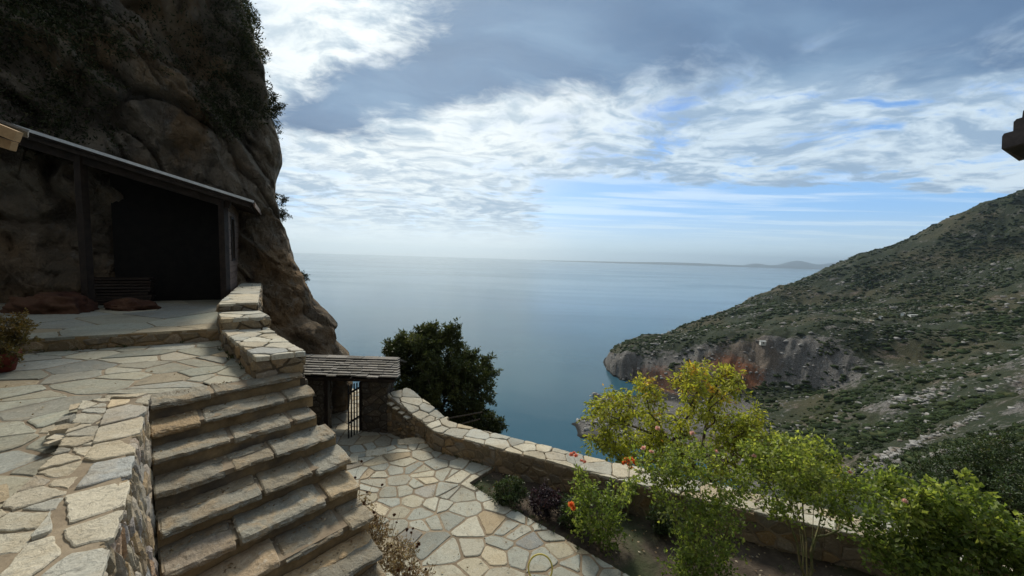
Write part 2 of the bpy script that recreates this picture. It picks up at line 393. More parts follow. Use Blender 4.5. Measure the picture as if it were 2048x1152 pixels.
def stones(mb, domain, f, size, rng, gap=.02, asp=1, th=.02, dth=.01, seg=.07, amp=.006, bev=.012, mi=0, merge=.18, big=None, tilt=.0, sink=.03, jit=.42, tones=None):
    for poly in cells(domain, size, rng, gap, asp, jit, merge=merge, big=big):
        if area(poly) < 0: poly = poly[::-1]
        r = rough_ring(poly, rng, seg, amp)
        if len(r) < 3: continue
        cx = sum(p[0] for p in r) / len(r); cy = sum(p[1] for p in r) / len(r)
        h = th + rng.uniform(-dth, dth); tx, ty = rng.uniform(-tilt, tilt), rng.uniform(-tilt, tilt)
        sz = max(math.sqrt(abs(area(poly))), .02); k = 1 - min(.35, bev / sz * 2)
        def hh(p): return tx * (p[0] - cx) + ty * (p[1] - cy)
        vs = [f(p[0], p[1], -sink) for p in r] + [f(p[0], p[1], h - bev * .6 + hh(p)) for p in r]
        top = [(cx + (p[0] - cx) * k, cy + (p[1] - cy) * k) for p in r]
        vs += [f(p[0], p[1], h + hh(p) + rng.uniform(-1, 1) * bev * .15) for p in top]
        n = len(r); fs = []
        for i in range(n):
            j = (i + 1) % n
            fs.append((i, j, n + j, n + i)); fs.append((n + i, n + j, 2 * n + j, 2 * n + i))
        fs.append(tuple(2 * n + i for i in range(n)))
        tn = rng.random() if tones is None else rng.choice(tones)
        mb.add(vs, fs, mi, (tn, rng.random(), rng.random(), 1))
def flat(z0, tiltf=None):
    if tiltf is None: return lambda u, v, h: (u, v, z0 + h)
    return lambda u, v, h: (u, v, z0 + h + tiltf(u, v))
def plane_f(o, eu, ev, en):
    o, eu, ev, en = Vector(o), Vector(eu).normalized(), Vector(ev).normalized(), Vector(en).normalized()
    return lambda u, v, h: tuple(o + eu * u + ev * v + en * h)
def slab_sheet(mb, poly, z, depth=.4, mi=0):
    n = len(poly); vs = [(p[0], p[1], z) for p in poly] + [(p[0], p[1], z - depth) for p in poly]
    fs = [tuple(range(n)), tuple(range(2 * n - 1, n - 1, -1))] + [(i, n + i, n + (i + 1) % n, (i + 1) % n) for i in range(n)]
    mb.add(vs, fs, mi, (.5, .5, .5, 1))
def ccw(p): return p if area(p) > 0 else p[::-1]
def wall_block(name, corners, z0, z1, mats, rng, parent=None, size=.22, cope_size=.38, cope=True, face_asp=1.5, mbx=None, overhang=.03, cope_tone=None, cth=.035, faces=None, fgap=.03):
    """stone wall: plan quad corners (ccw), z0/z1 numbers or per-corner lists; mats = [mortar, rubble, coping]"""
    mb = mbx or MB(); n = len(corners)
    cz0 = z0 if isinstance(z0, (list, tuple)) else [z0] * n; cz1 = z1 if isinstance(z1, (list, tuple)) else [z1] * n
    vs = [(c[0], c[1], a) for c, a in zip(corners, cz0)] + [(c[0], c[1], a) for c, a in zip(corners, cz1)]
    fs = [tuple(range(n))[::-1], tuple(range(n, 2 * n))] + [(i, (i + 1) % n, n + (i + 1) % n, n + i) for i in range(n)]
    mb.add(vs, fs, 0, (.5, .5, .5, 1))
    for i in range(n):
        if faces is not None and i not in faces: continue
        j = (i + 1) % n; a = Vector((corners[i][0], corners[i][1], 0)); b = Vector((corners[j][0], corners[j][1], 0))
        L_ = (b - a).length
        if L_ < .05: continue
        eu = (b - a).normalized(); en = Vector((eu.y, -eu.x, 0))
        dom = [(0, cz0[i]), (L_, cz0[j]), (L_, cz1[j]), (0, cz1[i])]
        if area(dom) < 0: dom = dom[::-1]
        stones(mb, dom, plane_f(a, eu, (0, 0, 1), en), size, rng, fgap, face_asp, .026, .018, .05, .008, .018, mi=1, tilt=.10)
    if cope:
        ctr = sum((Vector((c[0], c[1], 0)) for c in corners), Vector()) / n
        dom = [(c[0] + (Vector((c[0], c[1], 0)) - ctr).normalized().x * overhang, c[1] + (Vector((c[0], c[1], 0)) - ctr).normalized().y * overhang) for c in corners]
        # plane through the top corners
        A = np.array([[c[0], c[1], 1] for c in corners]); sol = np.linalg.lstsq(A, np.array(cz1), rcond=None)[0]
        fz = lambda u, v: float(sol[0] * u + sol[1] * v + sol[2])
        stones(mb, ccw(dom), lambda u, v, h: (u, v, fz(u, v) + h), cope_size, rng, .022, 1.15, cth, .012, .07, .010, .012, mi=2, tilt=.03, sink=.02)
    return mb if mbx else mb.build(name, mats, parent)

# ------------------------------------------------------------------ foliage
def leaf_mesh(name, P, D, Lg, Wd, rs, mat_, parent=None, tone=None, fold=.18, curl=.15):
    """P base points, D directions, Lg lengths, Wd widths"""
    n = len(P); rnd = rs.normal(size=(n, 3)); D = D / np.maximum(np.linalg.norm(D, axis=1, keepdims=True), 1e-9)
    s = np.cross(D, rnd); s /= np.maximum(np.linalg.norm(s, axis=1, keepdims=True), 1e-9); u = np.cross(s, D)
    Lg = np.broadcast_to(Lg, (n,))[:, None]; Wd = np.broadcast_to(Wd, (n,))[:, None]
    mid = P + D * Lg * .45
    v = np.stack([P, mid + s * Wd * .5 + u * Wd * fold, P + D * Lg - u * Lg * curl, mid - s * Wd * .5 + u * Wd * fold], axis=1).reshape(-1, 3)
    base = (np.arange(n) * 4)[:, None]
    tri = np.concatenate([base + np.array([0, 1, 2]), base + np.array([0, 2, 3])], axis=1).reshape(-1)
    return raw_mesh(name, v, tri, 3, mat_, parent, np.repeat(tone if tone is not None else rs.random(n), 2), rs)
def raw_mesh(name, v, loops, k, mat_, parent, tone, rs, smooth=False):
    me = bpy.data.meshes.new(name); nf = len(loops) // k
    me.vertices.add(len(v)); me.vertices.foreach_set('co', np.asarray(v, np.float32).ravel())
    me.loops.add(len(loops)); me.loops.foreach_set('vertex_index', np.asarray(loops, np.int32))
    me.polygons.add(nf); me.polygons.foreach_set('loop_start', np.arange(0, nf * k, k, dtype=np.int32))
    me.update(calc_edges=True)
    if smooth: me.polygons.foreach_set('use_smooth', np.ones(nf, bool))
    a = me.attributes.new('tone', 'FLOAT_COLOR', 'FACE'); c = np.ones((nf, 4), np.float32); c[:, 0] = np.clip(tone, 0, 1)
    c[:, 1] = np.repeat(rs.random(nf // 2 + 1), 2)[:nf]; c[:, 2] = rs.random(nf); a.data.foreach_set('color', c.ravel())
    return linkmesh(name, me, mat_, parent)
def ellip(rs, c, r, n, shell=.55):
    d = rs.normal(size=(n, 3)); d /= np.linalg.norm(d, axis=1, keepdims=True)
    t = shell + (1 - shell) * rs.random((n, 1)) ** .7
    return np.array(c) + d * t * np.array(r)
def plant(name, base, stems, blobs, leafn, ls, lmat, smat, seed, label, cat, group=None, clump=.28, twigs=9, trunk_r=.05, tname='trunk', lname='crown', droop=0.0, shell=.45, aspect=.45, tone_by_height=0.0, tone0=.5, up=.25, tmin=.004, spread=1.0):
    """stems: list of polylines (first point at the ground); blobs: (centre, radii, clumps)"""
    rs = np.random.RandomState(seed); base = Vector(base); root = empty(name, base)
    tag(root, label, cat, group)
    nodes = []; par = []
    for pl in stems:
        prev = -1; pl = [Vector(p) for p in pl]
        for i in range(len(pl) - 1):
            k = 3
            for j in range(k):
                p = pl[i].lerp(pl[i + 1], j / k)
                if i + j: p = p + Vector(rs.normal(size=3) * .012 * (pl[-1] - pl[0]).length)
                nodes.append(np.array(p)); par.append(prev); prev = len(nodes) - 1
        nodes.append(np.array(pl[-1])); par.append(prev)
    C = np.concatenate([ellip(rs, c, r, n, shell) for c, r, n in blobs])
    C = C[np.argsort(np.linalg.norm(C - np.array(base), axis=1))]
    tips = []
    for c in C:
        N = np.array(nodes); d = np.linalg.norm(N - c, axis=1) + .7 * np.maximum(0, N[:, 2] - c[2] + .1)
        i = int(np.argmin(d)); a = N[i]; L_ = np.linalg.norm(c - a); k = max(1, int(L_ / max(clump * .9, .05))); prev = i
        for j in range(1, k + 1):
            t = j / k; p = a + (c - a) * t + np.array([0, 0, -.12 * L_ * math.sin(math.pi * t)]) + rs.normal(size=3) * .05 * L_ / k
            nodes.append(p); par.append(prev); prev = len(nodes) - 1
        tips.append(prev)
    wgt = np.zeros(len(nodes))
    for i in tips: wgt[i] += 1
    for i in range(len(nodes) - 1, -1, -1):
        if par[i] >= 0: wgt[par[i]] += wgt[i]
    R = trunk_r * np.sqrt(np.maximum(wgt, .6) / max(wgt.max(), 1)) ; R = np.maximum(R, tmin)
    mb = MB()
    for i in range(len(nodes)):
        if par[i] >= 0: mb.tube([nodes[par[i]], nodes[i]], [min(R[par[i]], R[i] * 1.5), R[i]], 5 if R[i] > .012 else 3, cap=False)
    # leaves on twigs
    P = []; D = []
    zmin, zmax = C[:, 2].min(), C[:, 2].max(); T = []
    for i in tips:
        c = nodes[i]; ct = rs.normal() * .14
        for k in range(twigs):
            d = rs.normal(size=3); d[2] += up; d /= np.linalg.norm(d); L_ = clump * rs.uniform(.6, 1.25) * spread
            e = c + d * L_; e[2] -= droop * L_
            if k % 3 == 0: mb.tube([c, e], [tmin * .9, tmin * .4], 3, cap=False)
            m_ = max(1, leafn // twigs); t = rs.uniform(.25, 1.0, m_)
            P.append(c + (e - c) * t[:, None] + rs.normal(size=(m_, 3)) * ls * .35)
            dd = d + rs.normal(size=(m_, 3)) * .8; dd[:, 2] -= droop * 1.2; D.append(dd)
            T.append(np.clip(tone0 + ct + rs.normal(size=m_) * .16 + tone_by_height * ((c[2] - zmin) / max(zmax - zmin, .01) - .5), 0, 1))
    P = np.concatenate(P); D = np.concatenate(D); T = np.concatenate(T)
    mb.build(tname, smat, root)
    leaf_mesh(lname, P, D, ls * rs.uniform(.7, 1.3, len(P)), ls * aspect * rs.uniform(.8, 1.2, len(P)), rs, lmat, root, T)
    return root
def blossom(parent, c, r, lmat, seed, name='blossom'):
    rs = np.random.RandomState(seed); n = 26; c = np.array(c); D = rs.normal(size=(n, 3)); D[:, 2] = np.abs(D[:, 2]) * .9 + .15
    D /= np.linalg.norm(D, axis=1, keepdims=True)
    return leaf_mesh(name, c - D * r * .15, D, r * rs.uniform(.8, 1.1, n), r * 1.0, rs, lmat, parent, None, .05, -.35)
#@@SPLIT
# ================================================================== SETTING: sea
def make_sea():
    m_, t, b = mat('sea_water', .16, .5)
    b.inputs['IOR'].default_value = 1.33
    p = pos(t)
    c = t.mix(t.step(t.noise(p, .006, 4, .6, .5), .40, .65), (.030, .090, .128), (.036, .106, .142))
    t.L(c, b.inputs['Base Color'])
    pr = t.vm('MULTIPLY', p, (.55, 1.0, 1)); n1 = t.noise(pr, .55, 6, .62, .4); n2 = t.noise(p, .05, 5, .6, .3); n3 = t.noise(p, .008, 3, .5)
    h = t.m('ADD', t.m('ADD', t.m('MULTIPLY', n1, .55), t.m('MULTIPLY', n2, 2.2)), t.m('MULTIPLY', n3, 4.0))
    bump(t, b, h, .26, .30)
    t.L(t.m('ADD', .14, t.m('MULTIPLY', t.step(t.noise(t.vm('MULTIPLY', p, (.4, 1.6, 1)), .0022, 4, .6, .8), .4, .65), .06)), b.inputs['Roughness'])
    mb = MB(); n = 96; vs = [(0, 0, SEA)]; rr = [60, 200, 600, 2000, 6000, 15500]
    for r in rr:
        for i in range(n):
            a = 2 * math.pi * i / n; vs.append((r * math.cos(a), r * math.sin(a), SEA))
    fs = [(0, 1 + i, 1 + (i + 1) % n) for i in range(n)]
    for k in range(len(rr) - 1):
        for i in range(n):
            a = 1 + k * n + i; b_ = 1 + k * n + (i + 1) % n; fs.append((a, a + n, b_ + n, b_))
    mb.add(vs, fs); o = mb.build('sea', m_); tag(o, kind='structure')
make_sea()

# ------------------------------------------------------------------ hillside heightfield
def rbf(pts, lam=.4):
    X = np.array([[p[0], p[1]] for p in pts]); z = np.array([p[2] for p in pts]); n = len(X)
    D = np.linalg.norm(X[:, None] - X[None], axis=2); A = np.zeros((n + 3, n + 3)); A[:n, :n] = D - lam * np.eye(n)
    A[:n, n] = 1; A[:n, n + 1:] = X; A[n, :n] = 1; A[n + 1:, :n] = X.T
    s = np.linalg.solve(A, np.concatenate([z, [0, 0, 0]]))
    def f(x, y):
        q_ = np.stack([x, y], -1); out = np.empty(q_.shape[:-1])
        fl = q_.reshape(-1, 2); o = np.empty(len(fl))
        for i in range(0, len(fl), 20000):
            c = fl[i:i + 20000]; o[i:i + 20000] = np.linalg.norm(c[:, None] - X[None], axis=2) @ s[:n] + s[n] + c @ s[n + 1:]
        return o.reshape(out.shape)
    return f
HP = [(2048, 375, 450), (1970, 405, 470), (1900, 440, 490), (1830, 470, 505), (1760, 496, 520), (1700, 517, 522), (1640, 539, 520), (1560, 569, 510), (1500, 596, 500), (1450, 620, 485), (1400, 650, 465), (1350, 665, 430), (1288, 683, 388),
      (2300, 250, 430), (2500, 300, 300), (2300, 500, 300), (2300, 700, 190),
      (2048, 500, 400), (2048, 600, 320), (1900, 560, 400), (1900, 640, 300), (1750, 580, 430), (1750, 630, 345), (1600, 612, 440), (1600, 645, 350), (1500, 645, 375), (1420, 672, 385), (1350, 690, 372),
      (1262, 702, 350), (1252, 728, 322), (1300, 725, 320), (1360, 716, 315), (1420, 710, 308), (1480, 702, 303), (1550, 690, 296), (1650, 672, 295), (1720, 675, 285),
      (1252, 745, 318), (1300, 785, 296), (1400, 797, 272), (1480, 790, 268), (1550, 786, 260), (1640, 785, 255),
      (1930, 690, 250), (1850, 722, 245), (1750, 760, 236), (1680, 800, 225), (1600, 850, 213), (1500, 900, 195),
      (2048, 700, 200), (1900, 760, 195), (1800, 800, 185), (2048, 800, 150), (1900, 820, 160), (1700, 880, 160), (2048, 865, 90), (1900, 900, 95), (1800, 935, 98), (1650, 950, 130), (1750, 965, 80), (2048, 930, 50), (1900, 980, 50), (2100, 960, 32)]
pts = []
for (px, py, Y) in HP:
    p = U(px, py, Y); pts.append((p.x, p.y, max(p.z, -99.5)))
for (px, py, Y) in HP[:14]:
    p = U(px, py, Y); pts.append((p.x * 1.22, p.y * 1.22, p.z - 70)); pts.append((p.x * 1.6, p.y * 1.6, max(p.z - 190, -140)))
for (px, py) in [(1240, 752), (1186, 790), (1152, 846), (1162, 872), (1232, 892), (1340, 915), (1460, 950)]:
    p = G(px, py, -99.2); pts.append((p.x, p.y, -99.2)); pts.append((p.x - 16, p.y - 5, -116)); pts.append((p.x - 40, p.y, -128))
for (px, py) in [(1240, 800), (1215, 850), (1300, 860), (1400, 860), (1290, 820), (1350, 830), (1450, 830), (1350, 880), (1450, 880)]:
    p = G(px, py, -95.5); pts.append((p.x, p.y, -95.5))
for q_ in [(0, 16, -13), (-8, 16, -14), (0, 60, -60), (0, 100, -108), (-20, 60, -72), (30, 60, -45), (30, 105, -88), (60, 135, -99), (-60, 120, -140), (0, 200, -135), (-40, 300, -140), (0, 400, -140), (40, 480, -140), (12, 14, -10.5), (20, 14, -11), (4, 9, -9.5), (9, 8, -8), (14, 6, -7), (30, 8, -9), (6, 11, -11), (30, 24, -14), (20, 35, -24), (45, 45, -26), (60, 40, -18), (70, 20, -8), (100, 60, -24), (200, 60, 10), (300, 120, 40)]:
    pts.append(q_)
HF = rbf(pts)
NA, NR = 620, 560
az = np.radians(np.linspace(-26, 74, NA)); rr = 6.5 * np.exp(np.linspace(0, math.log(1250 / 6.5), NR))
AZ, RR = np.meshgrid(az, rr, indexing='ij'); HX, HY = RR * np.sin(AZ), RR * np.cos(AZ)
def hill_z(x, y):
    z = HF(x, y); r = np.hypot(x, y)
    sc = np.clip(r / 260, .05, 1.0)
    p = np.stack([x, y, x * 0 + 3.3], -1)
    hs = np.clip((z + 99) / 14, 0.12, 1)
    z = z + np.clip((sl - .36) / .3, 0, 1) * lowsl * (ridged(np.stack([x / 4.2, y / 7, z / 9], -1), 4, 19) - .4) * 2.6 if False else z + fbm(p / 46, 4, 5) * 5.5 * sc * hs
    # ribs and gullies running down the rocky bluff
    gx = HF(x + 4, y) - HF(x - 4, y); gy = HF(x, y + 4) - HF(x, y - 4); sl = np.hypot(gx, gy) / 8
    lowsl = np.clip((y - 235) / 25, 0, 1) * np.clip((-56 - z) / 12, 0, 1) * np.clip((300 - x) / 50, 0, 1) * np.clip((345 - y) / 20, 0, 1)
    steep = np.clip((sl - .62 + .26 * lowsl) / .40, 0, 1) * np.where(r < 225, .3, 1)
    z = z + steep * (ridged(np.stack([x / 11, y / 24, z / 40], -1), 5, 9) - .35) * 8.5 * np.clip(r / 200, .1, 1)
    z = z + steep * lowsl * (ridged(np.stack([x / 4.0, y / 7, z / 30], -1), 4, 19) - .4) * 3.0
    hm = np.clip((y - 250) / 30, 0, 1) * np.clip((x - 40) / 40, 0, 1) * np.clip((330 - x) / 60, 0, 1) * np.clip((470 - y) / 60, 0, 1)
    hh_ = z + 98 + fbm(p / 14, 3, 61) * 2.0; up_ = np.where(hh_ > 0, 1 - np.exp(-np.maximum(hh_, 0) / 1.3), 0) * hm
    z = z + up_ * 8.5; steep = np.maximum(steep * np.clip((-25 - z) / 25, 0, 1), hm * np.exp(-((hh_ - 1.0) / 1.6) ** 2))
    z = z + (ridged(np.stack([(x + y * .6) / 26, (y - x * .6) / 9, x * 0], -1), 5, 31) - .4) * 1.6 * sc * hs
    return z, steep
HZ, HS = hill_z(HX, HY)
def make_hill():
    m_, t, b = mat('hillside_ground', .95, .1); p = pos(t); st, g, bl = attr(t)
    nrm = t.n('ShaderNodeNewGeometry').outputs['Normal']; nz = t.sep(nrm)[2]
    n1 = t.noise(t.vm('MULTIPLY', p, (.42, 1.0, 1.5)), .075, 9, .70, .5); n2 = t.noise(p, .35, 6, .65, .4); n3 = t.noise(p, .018, 4, .55); n4 = t.noise(p, 1.7, 5, .7)
    green = t.mix(t.step(n2, .38, .62), (.030, .040, .024), (.042, .050, .029)); green = t.mix(t.step(n3, .45, .66), green, (.065, .062, .036))
    rock = t.mix(t.step(n4, .36, .64), (.060, .056, .052), (.215, .205, .19)); rock = t.mix(t.step(n3, .50, .60), rock, t.mix(t.step(n4, .4, .6), (.085, .07, .055), (.19, .155, .125)))
    # ochre-red band in the bluff
    c0 = U(1465, 745, 285); c1 = U(1330, 760, 300)
    def blob(c, r): 
        d = t.vm('MULTIPLY', t.vm('SUBTRACT', p, tuple(c)), (1 / r[0], 1 / r[1], 1 / r[2])); x = t.n('ShaderNodeVectorMath', operation='LENGTH'); t.L(d, x.inputs[0]); return t.step(t.m('ADD', x.outputs['Value'], t.m('MULTIPLY', t.m('SUBTRACT', n2, .5), 1.6)), 1.15, .55)
    red = t.m('MAXIMUM', blob(c0, (18, 36, 13)), t.m('MULTIPLY', blob(c1, (24, 34, 11)), .8))
    red = t.m('MAXIMUM', red, t.m('MULTIPLY', blob(U(1525, 805, 262), (12, 20, 6)), .6))
    rock = t.mix(red, rock, t.mix(t.step(n4, .4, .65), (.15, .060, .032), (.23, .11, .06)))
    k = t.m('ADD', t.m('MULTIPLY', n1, .75), t.m('MULTIPLY', n2, .35)); k = t.m('ADD', k, t.m('MULTIPLY', st, .34))
    lowz = t.step(t.sep(p)[2], -93, -98.5); k = t.m('ADD', k, t.m('MULTIPLY', lowz, .3))
    f = t.step(k, .585, .68)
    c = t.mix(f, green, rock)
    wet = t.step(t.sep(p)[2], -98.2, -99.3); c = t.mix(wet, c, (.03, .03, .028))
    t.L(c, b.inputs['Base Color']); bump(t, b, t.m('ADD', t.m('MULTIPLY', n4, .5), n2), 1.0, 1.0)
    v = np.stack([HX, HY, HZ], -1).reshape(-1, 3); i = np.arange(NA - 1)[:, None] * NR + np.arange(NR - 1)[None]
    fq = np.stack([i, i + 1, i + NR + 1, i + NR], -1).reshape(-1)
    fq = np.stack([i, i + NR, i + NR + 1, i + 1], -1).reshape(-1) if False else fq
    tone = ((HS[:-1, :-1] + HS[1:, 1:]) / 2).reshape(-1)
    rs = np.random.RandomState(1); o = raw_mesh('hills', v, fq, 4, m_, None, tone, rs, True)
    tag(o, 'steep scrub-covered hillside running down to the rocky cove', kind='structure')
make_hill()

def scatter_blobs(name, P, R, mat_, seed, sub=2, label=None, cat='scrub', flat_=.55, tones=None):
    """lumpy shrub crowns, all one mesh of stuff"""
    import bmesh
    bm = bmesh.new(); bmesh.ops.create_icosphere(bm, subdivisions=sub, radius=1); bm.verts.ensure_lookup_table()
    V = np.array([v.co[:] for v in bm.verts]); T = np.array([[v.index for v in f.verts] for f in bm.faces]); bm.free()
    rs = np.random.RandomState(seed); n = len(P); nv = len(V)
    jit = 1 + rs.normal(size=(n, nv, 1)) * .26
    rot = rs.rand(n) * 6.283; c, s = np.cos(rot), np.sin(rot)
    VX = V[None, :, 0] * c[:, None] - V[None, :, 1] * s[:, None]; VY = V[None, :, 0] * s[:, None] + V[None, :, 1] * c[:, None]
    A = np.stack([VX * rs.uniform(.8, 1.3, (n, 1)), VY, np.repeat(V[None, :, 2], n, 0) * flat_ * rs.uniform(.7, 1.2, (n, 1))], -1) * jit * R[:, None, None] + P[:, None]
    F_ = (T[None] + (np.arange(n) * nv)[:, None, None]).reshape(-1)
    tn = tones if tones is not None else rs.rand(n)
    tone = np.repeat(tn, len(T)) + rs.normal(size=n * len(T)) * .12
    o = raw_mesh(name, A.reshape(-1, 3), F_, 3, mat_, None, tone, rs); tag(o, label, cat, kind='stuff'); return o
def hill_points(n, seed, rmin, rmax, amin=-12, amax=60):
    rs = np.random.RandomState(seed); r = np.sqrt(rs.uniform(rmin ** 2, rmax ** 2, n)); a = np.radians(rs.uniform(amin, amax, n))
    x, y = r * np.sin(a), r * np.cos(a)
    u = (np.degrees(a) + 26) / 100 * (NA - 1); v = np.log(r / 6.5) / math.log(1250 / 6.5) * (NR - 1)
    i = np.clip(u.astype(int), 0, NA - 2); j = np.clip(v.astype(int), 0, NR - 2); fu, fv = u - i, v - j
    z = HZ[i, j] * (1 - fu) * (1 - fv) + HZ[i + 1, j] * fu * (1 - fv) + HZ[i, j + 1] * (1 - fu) * fv + HZ[i + 1, j + 1] * fu * fv
    return np.stack([x, y, z], -1), HS[i, j], rs
def keep_scrub(P, st, rs, base=.06):
    x, y, z = P.T
    den = fbm(np.stack([x / 55, y / 17, z * 0], -1), 4, 77) + .7 * fbm(np.stack([x / 13, y / 5, z * 0], -1), 3, 78)
    return (den + base - st * 1.0 > rs.normal(size=len(P)) * .12) & (z > -95)
P, st, rs = hill_points(120000, 3, 215, 860)
k = keep_scrub(P, st, rs, .10); P = P[k]
R = np.clip(rs.gamma(2.6, .36, len(P)), .35, 3.0) * (1 + .35 * fbm(P / 40, 2, 4))
tn = .5 + .5 * fbm(P / np.array([30, 30, 30]), 3, 12)
scatter_blobs('far_scrub', P, R, L_scrub, 5, 1, 'dark green scrub covering the far hillside above the cove', tones=tn)
P, st, rs = hill_points(15000, 4, 60, 235, 5, 62)
k = keep_scrub(P, st, rs, .12); P = P[k]; R = np.clip(rs.gamma(3.5, .20, len(P)), .25, 1.8)
tn = .62 + .5 * fbm(P / 18, 3, 12)
scatter_blobs('near_scrub', P, R, L_scrub, 6, 2, 'olive green scrub on the near slope below the garden', tones=tn)
# leaf clumps breaking the outline of the near scrub
n = len(P); m_ = 26; D = rs.normal(size=(n * m_, 3)); D[:, 2] = np.abs(D[:, 2]); D /= np.linalg.norm(D, axis=1, keepdims=True)
B = np.repeat(P, m_, 0) + D * np.repeat(R, m_)[:, None] * np.array([1.05, 1.05, .75])
o = leaf_mesh('scrub_leaves', B, D, .34 * rs.uniform(.6, 1.4, n * m_), .26, rs, L_scrub, None, np.repeat(tn, m_) + rs.normal(size=n * m_) * .15)
tag(o, 'leafy sprays on the near slope scrub', 'scrub', kind='stuff')
# loose pale rocks on the slope
M_rock = plain('pale_hill_rock', (.15, .145, .135), (.36, .35, .33), .6, .9, .8, (.18, .15, .12), .3)
P, st, rs = hill_points(20000, 14, 90, 640, -8, 58)
den = fbm(np.stack([P[:, 0] / 40, P[:, 1] / 11, P[:, 2] * 0], -1), 4, 91); k = (den + st * .5 + (P[:, 2] < -92) * .35 > .02) & (P[:, 2] > -99.5); P = P[k]
rr_ = np.hypot(P[:, 0], P[:, 1]); R = rs.gamma(1.5, .30, len(P)) * np.clip(rr_ / 260, .3, 1.3)
scatter_blobs('hill_rocks', P, R, M_rock, 7, 1, 'pale limestone rocks strewn over the hillside', 'rocks', .55)

def rock_strip(name, pix, label, seed, wid):
    rs = np.random.RandomState(seed); Pn = []; Rn = []
    for (px, py, Y, w0) in pix: pass
    for a, b in zip(pix[:-1], pix[1:]):
        A, B_ = U(*a[:3]), U(*b[:3]); L_ = (B_ - A).length; n = int(L_ * wid)
        for i in range(n):
            t = rs.rand(); p = A.lerp(B_, t); w_ = a[3] + (b[3] - a[3]) * t
            Pn.append([p.x + rs.normal() * w_ * .5, p.y + rs.normal() * w_ * .5, 0]); Rn.append(rs.gamma(2.5, .22) * (.4 + w_ * .14))
    Pn = np.array(Pn); r = np.hypot(Pn[:, 0], Pn[:, 1]); a = np.degrees(np.arctan2(Pn[:, 0], Pn[:, 1]))
    i = np.clip(((a + 26) / 100 * (NA - 1)).astype(int), 0, NA - 1); j = np.clip((np.log(r / 6.5) / math.log(1250 / 6.5) * (NR - 1)).astype(int), 0, NR - 1)
    Pn[:, 2] = HZ[i, j] + .25
    scatter_blobs(name, Pn, np.array(Rn), M_rock, seed, 1, label, 'rocks', .42)
rock_strip('rock_outcrop', [(1680, 912, 118, 4), (1800, 858, 125, 5), (1880, 842, 128, 3), (1960, 828, 132, 1.5)], 'long pale rock outcrop on the near slope', 21, 8)
rock_strip('rock_outcrop', [(1740, 955, 74, 2.2), (1830, 930, 76, 2.2), (1900, 905, 80, 1.6), (2020, 865, 88, .8)], 'grey rock ledge just beyond the garden bushes', 22, 10)
rock_strip('rock_outcrop', [(1800, 800, 185, 8), (1860, 790, 186, 8), (1900, 778, 190, 4)], 'patch of white rock in the middle of the slope', 23, 9)
rock_strip('rock_outcrop', [(1970, 765, 165, 4), (2048, 765, 165, 4)], 'white rock ledge at the right edge of the slope', 24, 7)
rock_strip('shore_rocks', [(1240, 760, 325, 4), (1188, 795, 280, 6), (1160, 840, 238, 6), (1168, 868, 222, 6), (1235, 888, 208, 6), (1330, 900, 200, 8)], 'grey boulders along the shore of the cove', 25, 5)

# ------------------------------------------------------------------ far coast on the horizon
def far_coast():
    mb = MB(); rs = random.Random(4); M = plain('distant_land', (.05, .075, .085), (.07, .09, .10), .0005, .95, .1)
    def strip(px0, px1, Y, hts, name, lab):
        n = 60; vs = []; mb = MB()
        for i in range(n + 1):
            t = i / n; px = px0 + (px1 - px0) * t; x = (px - 1024) / F * Y; h = hts(t)
            for (yy, zz) in ((Y - 500, SEA - 2), (Y, SEA + h * .6), (Y + 700, SEA + h), (Y + 2000, SEA - 2)): vs.append((x * yy / Y, yy, zz))
        fs = [(i * 4 + k, (i + 1) * 4 + k, (i + 1) * 4 + k + 1, i * 4 + k + 1) for i in range(n) for k in range(3)]
        mb.add(vs, fs); o = mb.build(name, M, None, True); tag(o, lab, kind='structure')
    strip(1080, 1760, 11500, lambda t: 62 * min(1, t * 3) + 25 * math.sin(t * 19) * t, 'hills', 'low strip of distant coast on the horizon')
    strip(1480, 1800, 12800, lambda t: max(0, 215 * math.sin(math.pi * min(1, t * 1.1)) + 60 * math.sin(t * 23)), 'hills', 'faint blue mountains beyond the coast')
far_coast()

